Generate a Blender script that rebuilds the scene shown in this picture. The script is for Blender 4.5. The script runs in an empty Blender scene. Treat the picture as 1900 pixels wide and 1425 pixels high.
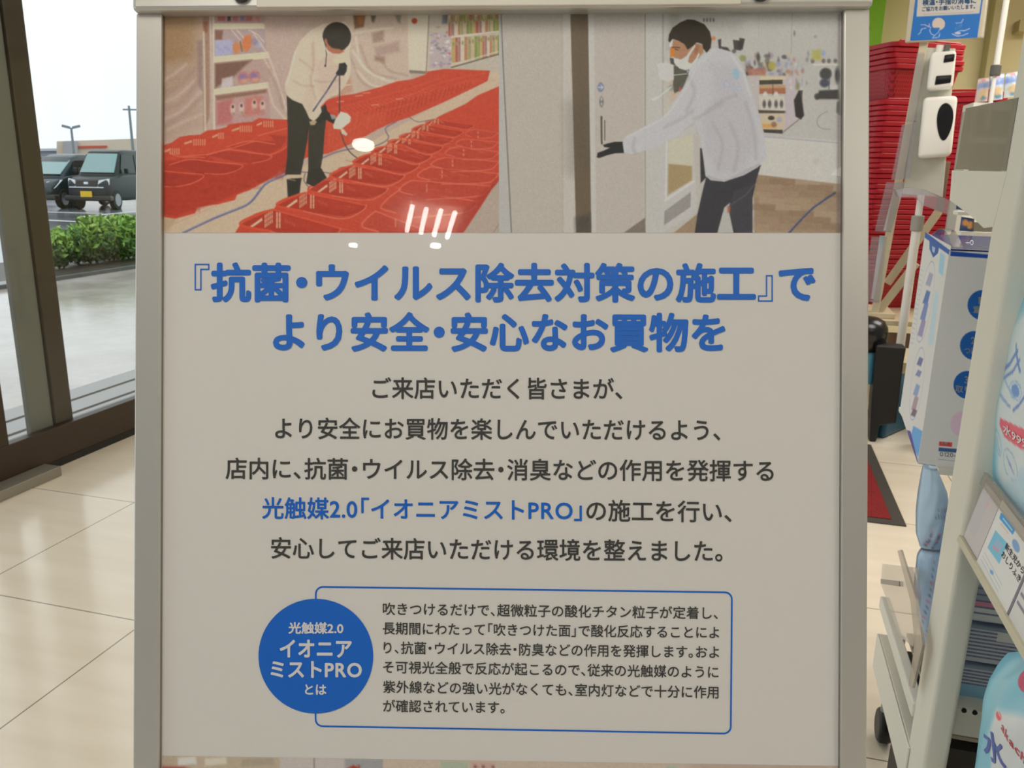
import bpy, bmesh, math, random
import numpy as np
from mathutils import Vector, Matrix

random.seed(7)
rng = np.random.default_rng(7)
scene = bpy.context.scene
COL = scene.collection

# ------------------------------------------------------------------ camera, sky, lights, exposure
F_PX, CAM_H = 1530.0, 1.35
PITCH, ROLL, YAW = math.radians(14.6), math.radians(1.0), math.radians(15.5)


def cam_axes():
    fy = np.array([-math.sin(YAW), math.cos(YAW), 0.0])
    rx = np.array([math.cos(YAW), math.sin(YAW), 0.0])
    uz = np.array([0, 0, 1.0])
    f = fy * math.cos(PITCH) - uz * math.sin(PITCH)
    u = fy * math.sin(PITCH) + uz * math.cos(PITCH)
    r2 = math.cos(ROLL) * rx + math.sin(ROLL) * u
    u2 = -math.sin(ROLL) * rx + math.cos(ROLL) * u
    return f, u2, r2


CF, CU, CR = cam_axes()
EYE = np.array([0, 0, CAM_H])

cam_data = bpy.data.cameras.new('camera')
cam_data.sensor_width = 36.0
cam_data.lens = F_PX / 1900.0 * 36.0
cam_data.clip_start = 0.01
cam_data.clip_end = 500
cam_data.dof.use_dof = True
cam_data.dof.focus_distance = 0.70
cam_data.dof.aperture_fstop = 26.0
camera = bpy.data.objects.new('camera', cam_data)
COL.objects.link(camera)
camera.matrix_world = Matrix(((CR[0], CU[0], -CF[0], EYE[0]), (CR[1], CU[1], -CF[1], EYE[1]),
                              (CR[2], CU[2], -CF[2], EYE[2]), (0, 0, 0, 1)))
scene.camera = camera

world = bpy.data.worlds.new('overcast_sky')
scene.world = world
world.use_nodes = True
wn = world.node_tree.nodes
wl = world.node_tree.links
bg = wn['Background']
tc = wn.new('ShaderNodeTexCoord')
sep = wn.new('ShaderNodeSeparateXYZ')
ramp = wn.new('ShaderNodeValToRGB')
wl.new(tc.outputs['Generated'], sep.inputs[0])
wl.new(sep.outputs['Z'], ramp.inputs[0])
ramp.color_ramp.elements[0].position = 0.0
ramp.color_ramp.elements[0].color = (0.80, 0.86, 0.92, 1)
ramp.color_ramp.elements[1].position = 0.35
ramp.color_ramp.elements[1].color = (0.93, 0.96, 0.98, 1)
wl.new(ramp.outputs[0], bg.inputs[0])
bg.inputs[1].default_value = 1.35

vs = scene.view_settings
vs.view_transform = 'Standard'
vs.look = 'None'
vs.exposure = 0.0
vs.gamma = 1.0
vs.use_curve_mapping = False
scene.cycles.max_bounces = 8
scene.cycles.transparent_max_bounces = 24


def area_light(name, loc, size, power, color, rot=(0, 0, 0), size_y=None):
    d = bpy.data.lights.new(name, 'AREA')
    d.shape = 'RECTANGLE'
    d.size = size
    d.size_y = size_y or size
    d.energy = power
    d.color = color
    o = bpy.data.objects.new(name, d)
    COL.objects.link(o)
    o.location = loc
    o.rotation_euler = rot
    return o


WARM = (1.0, 0.945, 0.87)
area_light('ceiling_lamp_light', (-0.35, -0.55, 2.95), 1.1, 20, WARM)
area_light('ceiling_lamp_light', (1.6, 2.9, 2.95), 1.5, 60, WARM)
area_light('ceiling_lamp_light', (2.4, 5.4, 2.95), 1.5, 70, WARM)
area_light('ceiling_lamp_light', (-1.2, 3.6, 2.95), 1.2, 22, WARM)
area_light('ceiling_lamp_light', (2.6, -1.0, 2.95), 1.5, 30, WARM)


# ------------------------------------------------------------------ pixel helpers (photo pixel -> world point on a real plane)
def ray(u, v):
    return CF + CR * ((u - 950.0) / F_PX) + CU * ((712.5 - v) / F_PX)


def at(u, v, X=None, Y=None, Z=None, d=None):
    r = ray(u, v)
    if X is not None:
        t = (X - EYE[0]) / r[0]
    elif Y is not None:
        t = (Y - EYE[1]) / r[1]
    elif Z is not None:
        t = (Z - EYE[2]) / r[2]
    else:
        t = d
    return EYE + r * t


class Plane:
    """A real plane with an origin and axes; px() turns photo pixels into its own metres."""

    def __init__(s, o, ex, ey):
        s.o = np.array(o, float)
        s.ex = np.array(ex, float)
        s.ex /= np.linalg.norm(s.ex)
        ey = np.array(ey, float)
        ey = ey - s.ex * (ey @ s.ex)
        s.ey = ey / np.linalg.norm(ey)
        s.ez = np.cross(s.ex, s.ey)

    def px(s, pts, h=0.0):
        pts = np.atleast_2d(np.array(pts, float))
        r = CF[None, :] + np.outer((pts[:, 0] - 950) / F_PX, CR) + np.outer((712.5 - pts[:, 1]) / F_PX, CU)
        t = ((s.o + s.ez * h - EYE) @ s.ez) / (r @ s.ez)
        p = EYE + r * t[:, None] - s.o
        return np.stack([p @ s.ex, p @ s.ey], 1)

    def w(s, xy, h=0.0):
        xy = np.atleast_2d(np.array(xy, float))
        hh = np.broadcast_to(np.asarray(h, float), (len(xy),))
        return s.o + np.outer(xy[:, 0], s.ex) + np.outer(xy[:, 1], s.ey) + np.outer(hh, s.ez)


# ------------------------------------------------------------------ materials
def lin(c):
    c = np.asarray(c, float) / 255.0
    return np.where(c <= 0.04045, c / 12.92, ((c + 0.055) / 1.055) ** 2.4)


MATS = {}


def mat(name, rgb=(200, 200, 200), rough=0.5, metal=0.0, spec=0.5, emit=None, noise=0.0, nscale=40.0, bump=0.0, bscale=200.0, linear=None):
    if name in MATS:
        return MATS[name]
    m = bpy.data.materials.new(name)
    m.use_nodes = True
    nt = m.node_tree
    b = nt.nodes['Principled BSDF']
    c = tuple(linear) if linear is not None else tuple(lin(rgb))
    b.inputs['Base Color'].default_value = (*c, 1)
    b.inputs['Roughness'].default_value = rough
    b.inputs['Metallic'].default_value = metal
    b.inputs['Specular IOR Level'].default_value = spec
    if emit:
        b.inputs['Emission Color'].default_value = (*emit[:3], 1)
        b.inputs['Emission Strength'].default_value = emit[3]
    if noise > 0 or bump > 0:
        co = nt.nodes.new('ShaderNodeTexCoord')
    if noise > 0:
        n = nt.nodes.new('ShaderNodeTexNoise')
        n.inputs['Scale'].default_value = nscale
        n.inputs['Detail'].default_value = 4
        nt.links.new(co.outputs['Object'], n.inputs['Vector'])
        r = nt.nodes.new('ShaderNodeValToRGB')
        r.color_ramp.elements[0].position = 0.3
        r.color_ramp.elements[1].position = 0.7
        r.color_ramp.elements[0].color = (*[x * (1 - noise) for x in c], 1)
        r.color_ramp.elements[1].color = (*[min(1, x * (1 + noise)) for x in c], 1)
        nt.links.new(n.outputs['Fac'], r.inputs[0])
        nt.links.new(r.outputs[0], b.inputs['Base Color'])
    if bump > 0:
        n2 = nt.nodes.new('ShaderNodeTexNoise')
        n2.inputs['Scale'].default_value = bscale
        nt.links.new(co.outputs['Object'], n2.inputs['Vector'])
        bp = nt.nodes.new('ShaderNodeBump')
        bp.inputs['Strength'].default_value = bump
        nt.links.new(n2.outputs['Fac'], bp.inputs['Height'])
        nt.links.new(bp.outputs[0], b.inputs['Normal'])
    MATS[name] = m
    return m


def clear_mat(name, tint=(1, 1, 1), ior=1.45, rough=0.0, body=0.0, body_rgb=(200, 200, 200)):
    """thin clear sheet: fresnel reflection over straight-through transmission, optionally a little haze of its own"""
    if name in MATS:
        return MATS[name]
    m = bpy.data.materials.new(name)
    m.use_nodes = True
    nt = m.node_tree
    nt.nodes.remove(nt.nodes['Principled BSDF'])
    out = nt.nodes['Material Output']
    tr = nt.nodes.new('ShaderNodeBsdfTransparent')
    tr.inputs[0].default_value = (*tint, 1)
    gl = nt.nodes.new('ShaderNodeBsdfGlossy')
    gl.inputs['Roughness'].default_value = rough
    lw = nt.nodes.new('ShaderNodeLayerWeight')
    lw.inputs['Blend'].default_value = 0.5
    pw = nt.nodes.new('ShaderNodeMath')
    pw.operation = 'POWER'
    nt.links.new(lw.outputs['Facing'], pw.inputs[0])
    pw.inputs[1].default_value = 5.0
    f0 = ((ior - 1) / (ior + 1)) ** 2
    fr = nt.nodes.new('ShaderNodeMapRange')
    fr.inputs['To Min'].default_value = f0
    fr.inputs['To Max'].default_value = 1.0
    nt.links.new(pw.outputs[0], fr.inputs['Value'])
    mx = nt.nodes.new('ShaderNodeMixShader')
    base = tr.outputs[0]
    if body > 0:
        df = nt.nodes.new('ShaderNodeBsdfDiffuse')
        df.inputs[0].default_value = (*lin(body_rgb), 1)
        m2 = nt.nodes.new('ShaderNodeMixShader')
        m2.inputs[0].default_value = body
        nt.links.new(tr.outputs[0], m2.inputs[1])
        nt.links.new(df.outputs[0], m2.inputs[2])
        base = m2.outputs[0]
    nt.links.new(fr.outputs[0], mx.inputs[0])
    nt.links.new(base, mx.inputs[1])
    nt.links.new(gl.outputs[0], mx.inputs[2])
    nt.links.new(mx.outputs[0], out.inputs[0])
    MATS[name] = m
    return m


def print_mat(name='printed_ink', rough=0.5, spec=0.3):
    if name in MATS:
        return MATS[name]
    m = bpy.data.materials.new(name)
    m.use_nodes = True
    nt = m.node_tree
    a = nt.nodes.new('ShaderNodeAttribute')
    a.attribute_name = 'print_colour'
    b = nt.nodes['Principled BSDF']
    b.inputs['Roughness'].default_value = rough
    b.inputs['Specular IOR Level'].default_value = spec
    nt.links.new(a.outputs['Color'], b.inputs['Base Color'])
    MATS[name] = m
    return m


# ------------------------------------------------------------------ objects
def tag(o, label=None, cat=None, group=None, kind=None):
    if label:
        o['label'] = label
    if cat:
        o['category'] = cat
    if group:
        o['group'] = group
    if kind:
        o['kind'] = kind
    return o


def thing(name, loc, label=None, cat=None, group=None, kind=None):
    o = bpy.data.objects.new(name, None)
    COL.objects.link(o)
    o.empty_display_size = 0.05
    o.location = [float(x) for x in loc]
    return tag(o, label, cat, group, kind)


def root_loc(p):
    l = Vector((0, 0, 0))
    while p is not None:
        l = l + p.location
        p = p.parent
    return np.array(l)


class MB:
    def __init__(s):
        s.v = []
        s.f = []
        s.m = []

    def add(s, vs_, fs, mi=0):
        n = len(s.v)
        s.v.extend([tuple(map(float, q)) for q in vs_])
        for f in fs:
            s.f.append(tuple(n + i for i in f))
            s.m.append(mi)
        return s

    def box(s, c, size, ax=None, mi=0):
        c = np.array(c, float)
        ax = np.eye(3) if ax is None else np.array(ax, float)
        h = np.array(size, float) / 2
        vs_ = []
        for z in (-1, 1):
            for y in (-1, 1):
                for x in (-1, 1):
                    vs_.append(c + ax[0] * h[0] * x + ax[1] * h[1] * y + ax[2] * h[2] * z)
        return s.add(vs_, [(0, 2, 3, 1), (4, 5, 7, 6), (0, 1, 5, 4), (2, 6, 7, 3), (0, 4, 6, 2), (1, 3, 7, 5)], mi)

    def box2(s, a, b, mi=0):
        a = np.array(a, float)
        b = np.array(b, float)
        return s.box((a + b) / 2, np.abs(b - a), None, mi)

    def hexa(s, lo, hi, mi=0):
        """two quads of four points each, joined"""
        return s.add(list(lo) + list(hi), [(3, 2, 1, 0), (4, 5, 6, 7), (0, 1, 5, 4), (1, 2, 6, 5), (2, 3, 7, 6), (3, 0, 4, 7)], mi)

    def prism(s, poly, n, mi=0):
        """polygon (world points) pushed along vector n"""
        poly = [np.array(p, float) for p in poly]
        n = np.array(n, float)
        k = len(poly)
        vs_ = poly + [p + n for p in poly]
        fs = [tuple(range(k))[::-1], tuple(range(k, 2 * k))]
        fs += [(i, (i + 1) % k, k + (i + 1) % k, k + i) for i in range(k)]
        return s.add(vs_, fs, mi)

    def tube(s, pts, r, n=10, mi=0, caps=True):
        pts = [np.array(p, float) for p in pts]
        rr = r if hasattr(r, '__len__') else [r] * len(pts)
        rings = []
        up = None
        for i, p in enumerate(pts):
            d = pts[min(i + 1, len(pts) - 1)] - pts[max(i - 1, 0)]
            d = d / (np.linalg.norm(d) + 1e-12)
            if up is None:
                a = np.array([0, 0, 1.0]) if abs(d[2]) < 0.9 else np.array([1.0, 0, 0])
                up = np.cross(d, a)
            up = up - d * (up @ d)
            up /= np.linalg.norm(up)
            w = np.cross(d, up)
            rings.append([p + rr[i] * (math.cos(2 * math.pi * k / n) * up + math.sin(2 * math.pi * k / n) * w) for k in range(n)])
        vs_ = [q for ring in rings for q in ring]
        fs = []
        for i in range(len(pts) - 1):
            for k in range(n):
                fs.append((i * n + k, i * n + (k + 1) % n, (i + 1) * n + (k + 1) % n, (i + 1) * n + k))
        if caps:
            fs.append(tuple(range(n))[::-1])
            fs.append(tuple(range((len(pts) - 1) * n, len(pts) * n)))
        return s.add(vs_, fs, mi)

    def bar(s, a, b, w, t, side, mi=0):
        """rectangular bar from a to b, w wide along side, t thick"""
        a = np.array(a, float)
        b = np.array(b, float)
        d = b - a
        L = np.linalg.norm(d)
        d /= L
        sd = np.array(side, float)
        sd = sd - d * (sd @ d)
        sd /= np.linalg.norm(sd)
        nn = np.cross(d, sd)
        return s.box((a + b) / 2, (L, w, t), (d, sd, nn), mi)

    def build(s, name, mats, parent=None, bevel=0.0, smooth=False, seg=2, subsurf=0):
        if not isinstance(mats, (list, tuple)):
            mats = [mats]
        off = root_loc(parent) if parent is not None else np.zeros(3)
        me = bpy.data.meshes.new(name)
        me.from_pydata([tuple(np.array(q) - off) for q in s.v], [], s.f)
        for m in mats:
            me.materials.append(m)
        if len(mats) > 1:
            me.polygons.foreach_set('material_index', s.m)
        bm = bmesh.new()
        bm.from_mesh(me)
        bmesh.ops.recalc_face_normals(bm, faces=bm.faces)
        bm.to_mesh(me)
        bm.free()
        if smooth:
            me.polygons.foreach_set('use_smooth', [True] * len(me.polygons))
        me.update()
        o = bpy.data.objects.new(name, me)
        COL.objects.link(o)
        o.parent = parent
        if bevel > 0:
            b = o.modifiers.new('bevel', 'BEVEL')
            b.width = bevel
            b.segments = seg
            b.limit_method = 'ANGLE'
            b.angle_limit = math.radians(40)
        if subsurf:
            ss = o.modifiers.new('subdivision', 'SUBSURF')
            ss.levels = subsurf
            ss.render_levels = subsurf
        return o


def top_mesh(o, loc):
    """give a single-mesh thing its own origin"""
    loc = np.array(loc, float)
    o.data.transform(Matrix.Translation(Vector(-loc)))
    o.location = [float(x) for x in loc]
    return o


# ------------------------------------------------------------------ printed artwork: a small painter for flat printed sheets
class Canvas:
    def __init__(s, x0, y0, x1, y1, step, base):
        s.x0, s.y0, s.step = x0, y0, step
        s.w = int(round((x1 - x0) / step)) + 1
        s.h = int(round((y1 - y0) / step)) + 1
        s.x1 = x0 + (s.w - 1) * step
        s.y1 = y0 + (s.h - 1) * step
        s.a = np.empty((s.h, s.w, 3))
        s.a[:] = base
        s.X, s.Y = np.meshgrid(x0 + np.arange(s.w) * step, y0 + np.arange(s.h) * step)

    def win(s, xa, ya, xb, yb, pad):
        i0 = max(0, int((xa - pad - s.x0) / s.step))
        i1 = min(s.w, int((xb + pad - s.x0) / s.step) + 2)
        j0 = max(0, int((ya - pad - s.y0) / s.step))
        j1 = min(s.h, int((yb + pad - s.y0) / s.step) + 2)
        return i0, i1, j0, j1

    def put(s, win, m, col, alpha):
        i0, i1, j0, j1 = win
        m = np.clip(m, 0, 1)[..., None] * alpha
        s.a[j0:j1, i0:i1] = s.a[j0:j1, i0:i1] * (1 - m) + np.asarray(col, float) * m

    @staticmethod
    def seg_dist(X, Y, a, b):
        dx, dy = b[0] - a[0], b[1] - a[1]
        L = dx * dx + dy * dy + 1e-9
        t = np.clip(((X - a[0]) * dx + (Y - a[1]) * dy) / L, 0, 1)
        return np.hypot(X - a[0] - t * dx, Y - a[1] - t * dy)

    def poly(s, pts, col, alpha=1.0, soft=0.7):
        p = np.array(pts, float)
        win = s.win(p[:, 0].min(), p[:, 1].min(), p[:, 0].max(), p[:, 1].max(), 3 * soft + 1)
        i0, i1, j0, j1 = win
        if i1 <= i0 or j1 <= j0:
            return s
        X, Y = s.X[j0:j1, i0:i1], s.Y[j0:j1, i0:i1]
        ins = np.zeros(X.shape, bool)
        d = np.full(X.shape, 1e9)
        n = len(p)
        for i in range(n):
            a, b = p[i], p[(i + 1) % n]
            c = ((a[1] > Y) != (b[1] > Y))
            with np.errstate(divide='ignore', invalid='ignore'):
                xi = a[0] + (Y - a[1]) * (b[0] - a[0]) / (b[1] - a[1])
            ins ^= c & (X < xi)
            d = np.minimum(d, s.seg_dist(X, Y, a, b))
        sd = np.where(ins, d, -d)
        s.put(win, 0.5 + sd / (2 * soft), col, alpha)
        return s

    def line(s, pts, w, col, alpha=1.0, soft=0.7):
        p = np.array(pts, float)
        win = s.win(p[:, 0].min(), p[:, 1].min(), p[:, 0].max(), p[:, 1].max(), w + 3 * soft)
        i0, i1, j0, j1 = win
        if i1 <= i0 or j1 <= j0:
            return s
        X, Y = s.X[j0:j1, i0:i1], s.Y[j0:j1, i0:i1]
        d = np.full(X.shape, 1e9)
        for i in range(len(p) - 1):
            d = np.minimum(d, s.seg_dist(X, Y, p[i], p[i + 1]))
        s.put(win, 0.5 + (w / 2 - d) / (2 * soft), col, alpha)
        return s

    def curve(s, pts, w, col, alpha=1.0, soft=0.7):
        return s.line(smooth_path(pts), w, col, alpha, soft)

    def ell(s, cx, cy, rx, ry, col, alpha=1.0, soft=0.7, rot=0.0):
        R = max(rx, ry)
        win = s.win(cx - R, cy - R, cx + R, cy + R, 3 * soft + 1)
        i0, i1, j0, j1 = win
        if i1 <= i0 or j1 <= j0:
            return s
        X, Y = s.X[j0:j1, i0:i1] - cx, s.Y[j0:j1, i0:i1] - cy
        c, sn = math.cos(rot), math.sin(rot)
        q = np.hypot((X * c + Y * sn) / rx, (-X * sn + Y * c) / ry)
        s.put(win, 0.5 + (1 - q) * min(rx, ry) / (2 * soft), col, alpha)
        return s

    def noise(s, amp, cell=1):
        h, w = s.h // cell + 2, s.w // cell + 2
        n = rng.normal(0, amp, (h, w))
        n = np.repeat(np.repeat(n, cell, 0), cell, 1)[:s.h, :s.w]
        s.a += n[..., None]
        return s

    def blur(s, n=1):
        for _ in range(n):
            p = np.pad(s.a, ((1, 1), (1, 1), (0, 0)), 'edge')
            s.a = (p[:-2, 1:-1] + p[2:, 1:-1] + p[1:-1, :-2] + p[1:-1, 2:] + 2 * p[1:-1, 1:-1]) / 6
        return s

    def albedo(s, white, top=0.80, gain=1.0):
        a = lin(np.clip(s.a, 0, 255)) / lin(np.array(white, float)) * top * gain
        return np.clip(a, 0.004, 0.86)

    def mesh(s, name, mp, white, m, parent=None, top=0.80, loc=None):
        """mp maps canvas x,y arrays to world points"""
        pts = mp(s.X.ravel(), s.Y.ravel())
        off = root_loc(parent) if parent is not None else (np.zeros(3) if loc is None else np.array(loc, float))
        pts = pts - off
        idx = np.arange(s.w * s.h).reshape(s.h, s.w)
        q = np.stack([idx[:-1, :-1], idx[1:, :-1], idx[1:, 1:], idx[:-1, 1:]], -1).reshape(-1, 4)
        me = bpy.data.meshes.new(name)
        me.vertices.add(len(pts))
        me.vertices.foreach_set('co', pts.astype(np.float32).ravel())
        me.loops.add(q.size)
        me.loops.foreach_set('vertex_index', q.astype(np.int32).ravel())
        me.polygons.add(len(q))
        me.polygons.foreach_set('loop_start', np.arange(0, q.size, 4, dtype=np.int32))
        me.update(calc_edges=True)
        me.polygons.foreach_set('use_smooth', [True] * len(q))
        ca = me.color_attributes.new('print_colour', 'FLOAT_COLOR', 'POINT')
        rgba = np.ones((len(pts), 4), np.float32)
        rgba[:, :3] = s.albedo(white, top).reshape(-1, 3)
        ca.data.foreach_set('color', rgba.ravel())
        me.materials.append(m)
        me.update()
        o = bpy.data.objects.new(name, me)
        COL.objects.link(o)
        o.parent = parent
        if parent is None and loc is not None:
            o.location = [float(x) for x in loc]
        return o


def smooth_path(pts, n=8):
    p = np.array(pts, float)
    if len(p) < 3:
        return p
    q = np.vstack([2 * p[0] - p[1], p, 2 * p[-1] - p[-2]])
    out = []
    for i in range(1, len(q) - 2):
        for t in np.linspace(0, 1, n, endpoint=False):
            a, b, c, d = q[i - 1], q[i], q[i + 1], q[i + 2]
            out.append(0.5 * (2 * b + (c - a) * t + (2 * a - 5 * b + 4 * c - d) * t * t + (3 * b - a - 3 * c + d) * t ** 3))
    out.append(p[-1])
    return np.array(out)


# ------------------------------------------------------------------ lettering (Blender's own built-in font, turned into flat meshes)
_gl = {}
_fc = bpy.data.curves.new('glyph', 'FONT')
_fc.resolution_u = 4
_fo = bpy.data.objects.new('glyph', _fc)
COL.objects.link(_fo)


def glyph(ch):
    if ch not in _gl:
        _fc.body = ch
        bpy.context.view_layer.update()
        ev = _fo.evaluated_get(bpy.context.evaluated_depsgraph_get())
        me = ev.to_mesh()
        v = np.array([(q.co.x, q.co.y) for q in me.vertices]).reshape(-1, 2)
        f = [tuple(p.vertices) for p in me.polygons]
        ev.to_mesh_clear()
        _gl[ch] = (v, f)
    return _gl[ch]


HALF = {'、': (0.5, 0.0), '。': (0.5, 0.0), '・': (0.5, -0.25), '「': (0.5, -0.5), '」': (0.5, 0.0), '『': (0.5, -0.5), '』': (0.5, 0.0), ' ': (0.3, 0)}


def advance(ch):
    if ch in HALF:
        return HALF[ch]
    if ord(ch) < 0x2000:
        v, _ = glyph(ch)
        return ((v[:, 0].max() + 0.06) if len(v) else 0.3, 0.0)
    return (1.0, 0.0)


def lettering(mb, text, u0, u1, v0, v1, em, mp, bold=0.0, mi=0, nrm=None):
    """text from u0 to u1 (its ink ends), centre line v0 -> v1, em box in the same units; mp maps (n,2) to world"""
    pen = 0.0
    items = []
    for ch in text:
        adv, sh = advance(ch)
        v, f = glyph(ch)
        if len(v):
            items.append((pen + sh, v, f, ch))
        pen += adv
    lo = min(x + v[:, 0].min() for x, v, f, c in items)
    hi = max(x + v[:, 0].max() for x, v, f, c in items)
    sx = (u1 - u0) / (hi - lo)
    offs = [(0, 0)]
    if bold > 0:
        offs = [(bold * math.cos(k * math.pi / 4), bold * math.sin(k * math.pi / 4)) for k in range(8)] + [(0, 0)]
    for x, v, f, ch in items:
        oo = [(0, 0)] if ch in '『』' else offs
        for kk, (dx, dy) in enumerate(oo):
            uu = u0 + (x + v[:, 0] - lo + dx) * sx
            vv = v0 + (v1 - v0) * (uu - u0) / (u1 - u0) - (v[:, 1] - 0.38 + dy) * em
            lift = 0.0 if nrm is None else np.asarray(nrm) * (kk * 2.5e-5)
            mb.add(mp(np.stack([uu, vv], 1)) + lift, f, mi)

# ------------------------------------------------------------------ the setting: floor, walls, ceiling, window
TILE_X0, TILE_DX, TILE_Y0, TILE_DY = -2.326, 0.665, 2.62, 0.76
XW = -2.93                       # inner face of the window wall


def tile_mat():
    m = bpy.data.materials.new('floor_tiles')
    m.use_nodes = True
    nt = m.node_tree
    L = nt.links
    b = nt.nodes['Principled BSDF']
    b.inputs['Roughness'].default_value = 0.16
    b.inputs['Specular IOR Level'].default_value = 0.5
    co = nt.nodes.new('ShaderNodeTexCoord')
    sp = nt.nodes.new('ShaderNodeSeparateXYZ')
    L.new(co.outputs['Object'], sp.inputs[0])

    def joint(out, off, pitch):
        a = nt.nodes.new('ShaderNodeMath')
        a.operation = 'SUBTRACT'
        L.new(out, a.inputs[0])
        a.inputs[1].default_value = off - pitch / 2
        p = nt.nodes.new('ShaderNodeMath')
        p.operation = 'PINGPONG'
        L.new(a.outputs[0], p.inputs[0])
        p.inputs[1].default_value = pitch / 2
        g = nt.nodes.new('ShaderNodeMath')
        g.operation = 'GREATER_THAN'
        L.new(p.outputs[0], g.inputs[0])
        g.inputs[1].default_value = pitch / 2 - 0.0021
        return g.outputs[0]
    mx = nt.nodes.new('ShaderNodeMath')
    mx.operation = 'MAXIMUM'
    L.new(joint(sp.outputs['X'], TILE_X0, TILE_DX), mx.inputs[0])
    L.new(joint(sp.outputs['Y'], TILE_Y0, TILE_DY), mx.inputs[1])
    n = nt.nodes.new('ShaderNodeTexNoise')
    n.inputs['Scale'].default_value = 5
    n.inputs['Detail'].default_value = 6
    mp_ = nt.nodes.new('ShaderNodeMapping')
    mp_.inputs['Scale'].default_value = (0.35, 2.2, 1)
    L.new(co.outputs['Object'], mp_.inputs[0])
    L.new(mp_.outputs[0], n.inputs['Vector'])
    r = nt.nodes.new('ShaderNodeValToRGB')
    r.color_ramp.elements[0].position = 0.3
    r.color_ramp.elements[1].position = 0.7
    r.color_ramp.elements[0].color = (0.70, 0.62, 0.50, 1)
    r.color_ramp.elements[1].color = (0.77, 0.695, 0.58, 1)
    L.new(n.outputs['Fac'], r.inputs[0])
    mix = nt.nodes.new('ShaderNodeMixRGB')
    L.new(mx.outputs[0], mix.inputs[0])
    L.new(r.outputs[0], mix.inputs[1])
    mix.inputs[2].default_value = (0.20, 0.17, 0.13, 1)
    L.new(mix.outputs[0], b.inputs['Base Color'])
    return m


def struct(mb, name, m, parent=None, bevel=0.0):
    o = mb.build(name, m, parent, bevel)
    if parent is None:
        o['kind'] = 'structure'
    return o


M_cream = mat('cream_wall_paint', (236, 224, 178), 0.7, bump=0.05, bscale=300)
M_ceil = mat('white_ceiling', (225, 222, 214), 0.8)
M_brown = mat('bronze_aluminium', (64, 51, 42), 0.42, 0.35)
M_bronze2 = mat('grey_bronze', (112, 110, 102), 0.45, 0.1)
M_glass = clear_mat('window_glass', (0.96, 0.985, 0.98), 1.35)

struct(MB().box2((XW - 0.08, -3.5, -0.06), (6.5, 8.2, 0.0)), 'floor', tile_mat())
struct(MB().box2((XW - 0.2, -3.5, 3.0), (6.5, 8.2, 3.1)), 'ceiling', M_ceil)
struct(MB().box2((XW - 0.2, 8.2, 0), (6.5, 8.3, 3.0)), 'wall_back', M_cream)
struct(MB().box2((6.5, -3.5, 0), (6.6, 8.3, 3.0)), 'wall_right', M_cream)
struct(MB().box2((XW - 0.2, -3.6, 0), (6.6, -3.5, 3.0)), 'wall_front', mat('reflection_blue', (120, 132, 150), 0.7))  # unseen wall, its blue made up to cool the reflections in the rails

# glazed window wall: bottom rail, sill ledge, posts, glass
win = bpy.data.objects.new('window_1', None)
COL.objects.link(win)
win.location = (XW, 2.0, 0)
win['kind'] = 'structure'
win['label'] = 'floor to ceiling shop window in a dark bronze frame'
zr = at(248, 741, X=XW)[2]                       # top of the bottom rail
struct(MB().box2((XW - 0.045, -3.5, 0.035), (XW, 8.2, zr)), 'bottom_rail', M_brown, win, 0.004)
struct(MB().box2((XW - 0.13, -3.5, 0.0), (XW - 0.046, 8.2, zr - 0.028)), 'sill', M_bronze2, win, 0.003)
struct(MB().box2((XW - 0.02, -3.5, 0.0), (XW - 0.003, 8.2, 0.034)), 'seal_strip', mat('black_rubber', (22, 21, 21), 0.6), win)
struct(MB().box2((XW - 0.13, -3.5, 2.8), (XW, 8.2, 3.0)), 'top_rail', M_brown, win)
# the big post: light on its camera-side flank is painted as grey, its shop face stays brown
XP = XW - 0.055
p_r = at(132, 772, X=XP)
p_m = at(99, 775, X=XP)
p_n = at(56, 783, X=XP)
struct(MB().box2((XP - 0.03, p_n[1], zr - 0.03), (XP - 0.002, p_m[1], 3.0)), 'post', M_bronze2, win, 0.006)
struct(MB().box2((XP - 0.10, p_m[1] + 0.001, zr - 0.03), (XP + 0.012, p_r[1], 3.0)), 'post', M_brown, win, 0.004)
yn = at(17, 822, X=XW)[1]
struct(MB().box2((XW - 0.045, yn - 0.10, zr), (XW, yn, 2.8)), 'stile', M_brown, win, 0.003)
for yy in (-0.2, 5.6):
    struct(MB().box2((XW - 0.1, yy, zr), (XW, yy + 0.09, 2.8)), 'stile', M_brown, win, 0.003)
struct(MB().box2((XW - 0.028, -3.5, zr), (XW - 0.022, 8.2, 2.8)), 'glass_pane', M_glass, win)
# brushed metal guide on the floor at the foot of the glass
ga = at(107, 882, Z=0.0)
tr1 = MB().box2((XW + 0.004, 1.2, 0.001), (ga[0] + 0.02, at(108, 875, X=ga[0])[1], 0.045))
struct(tr1, 'trim_1', mat('satin_steel', (150, 146, 136), 0.45, 0.6), None, 0.003)
tr1_o = COL.objects['trim_1']
tr1_o['label'] = 'satin metal door guide lying along the foot of the window frame'

# ------------------------------------------------------------------ the sign stand in the foreground
sx = np.array([1.0, -0.00433, -0.0237])          # right, up, forward in camera terms
sy = np.array([0.003, 1.0, 0.0])
sx /= np.linalg.norm(sx)
sy -= sx * (sx @ sy)
sy /= np.linalg.norm(sy)
to_w = lambda q: CR * q[0] + CU * q[1] + CF * q[2]
SIGN_D = 0.70
SP = Plane(EYE + CF * SIGN_D, to_w(sx), to_w(sy))


def sp(pts, h=0.0):
    """photo pixels on the sign -> world"""
    return SP.w(SP.px(pts, h), h)


def spx(h):
    return lambda uv: SP.w(SP.px(uv, h), h)


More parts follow.
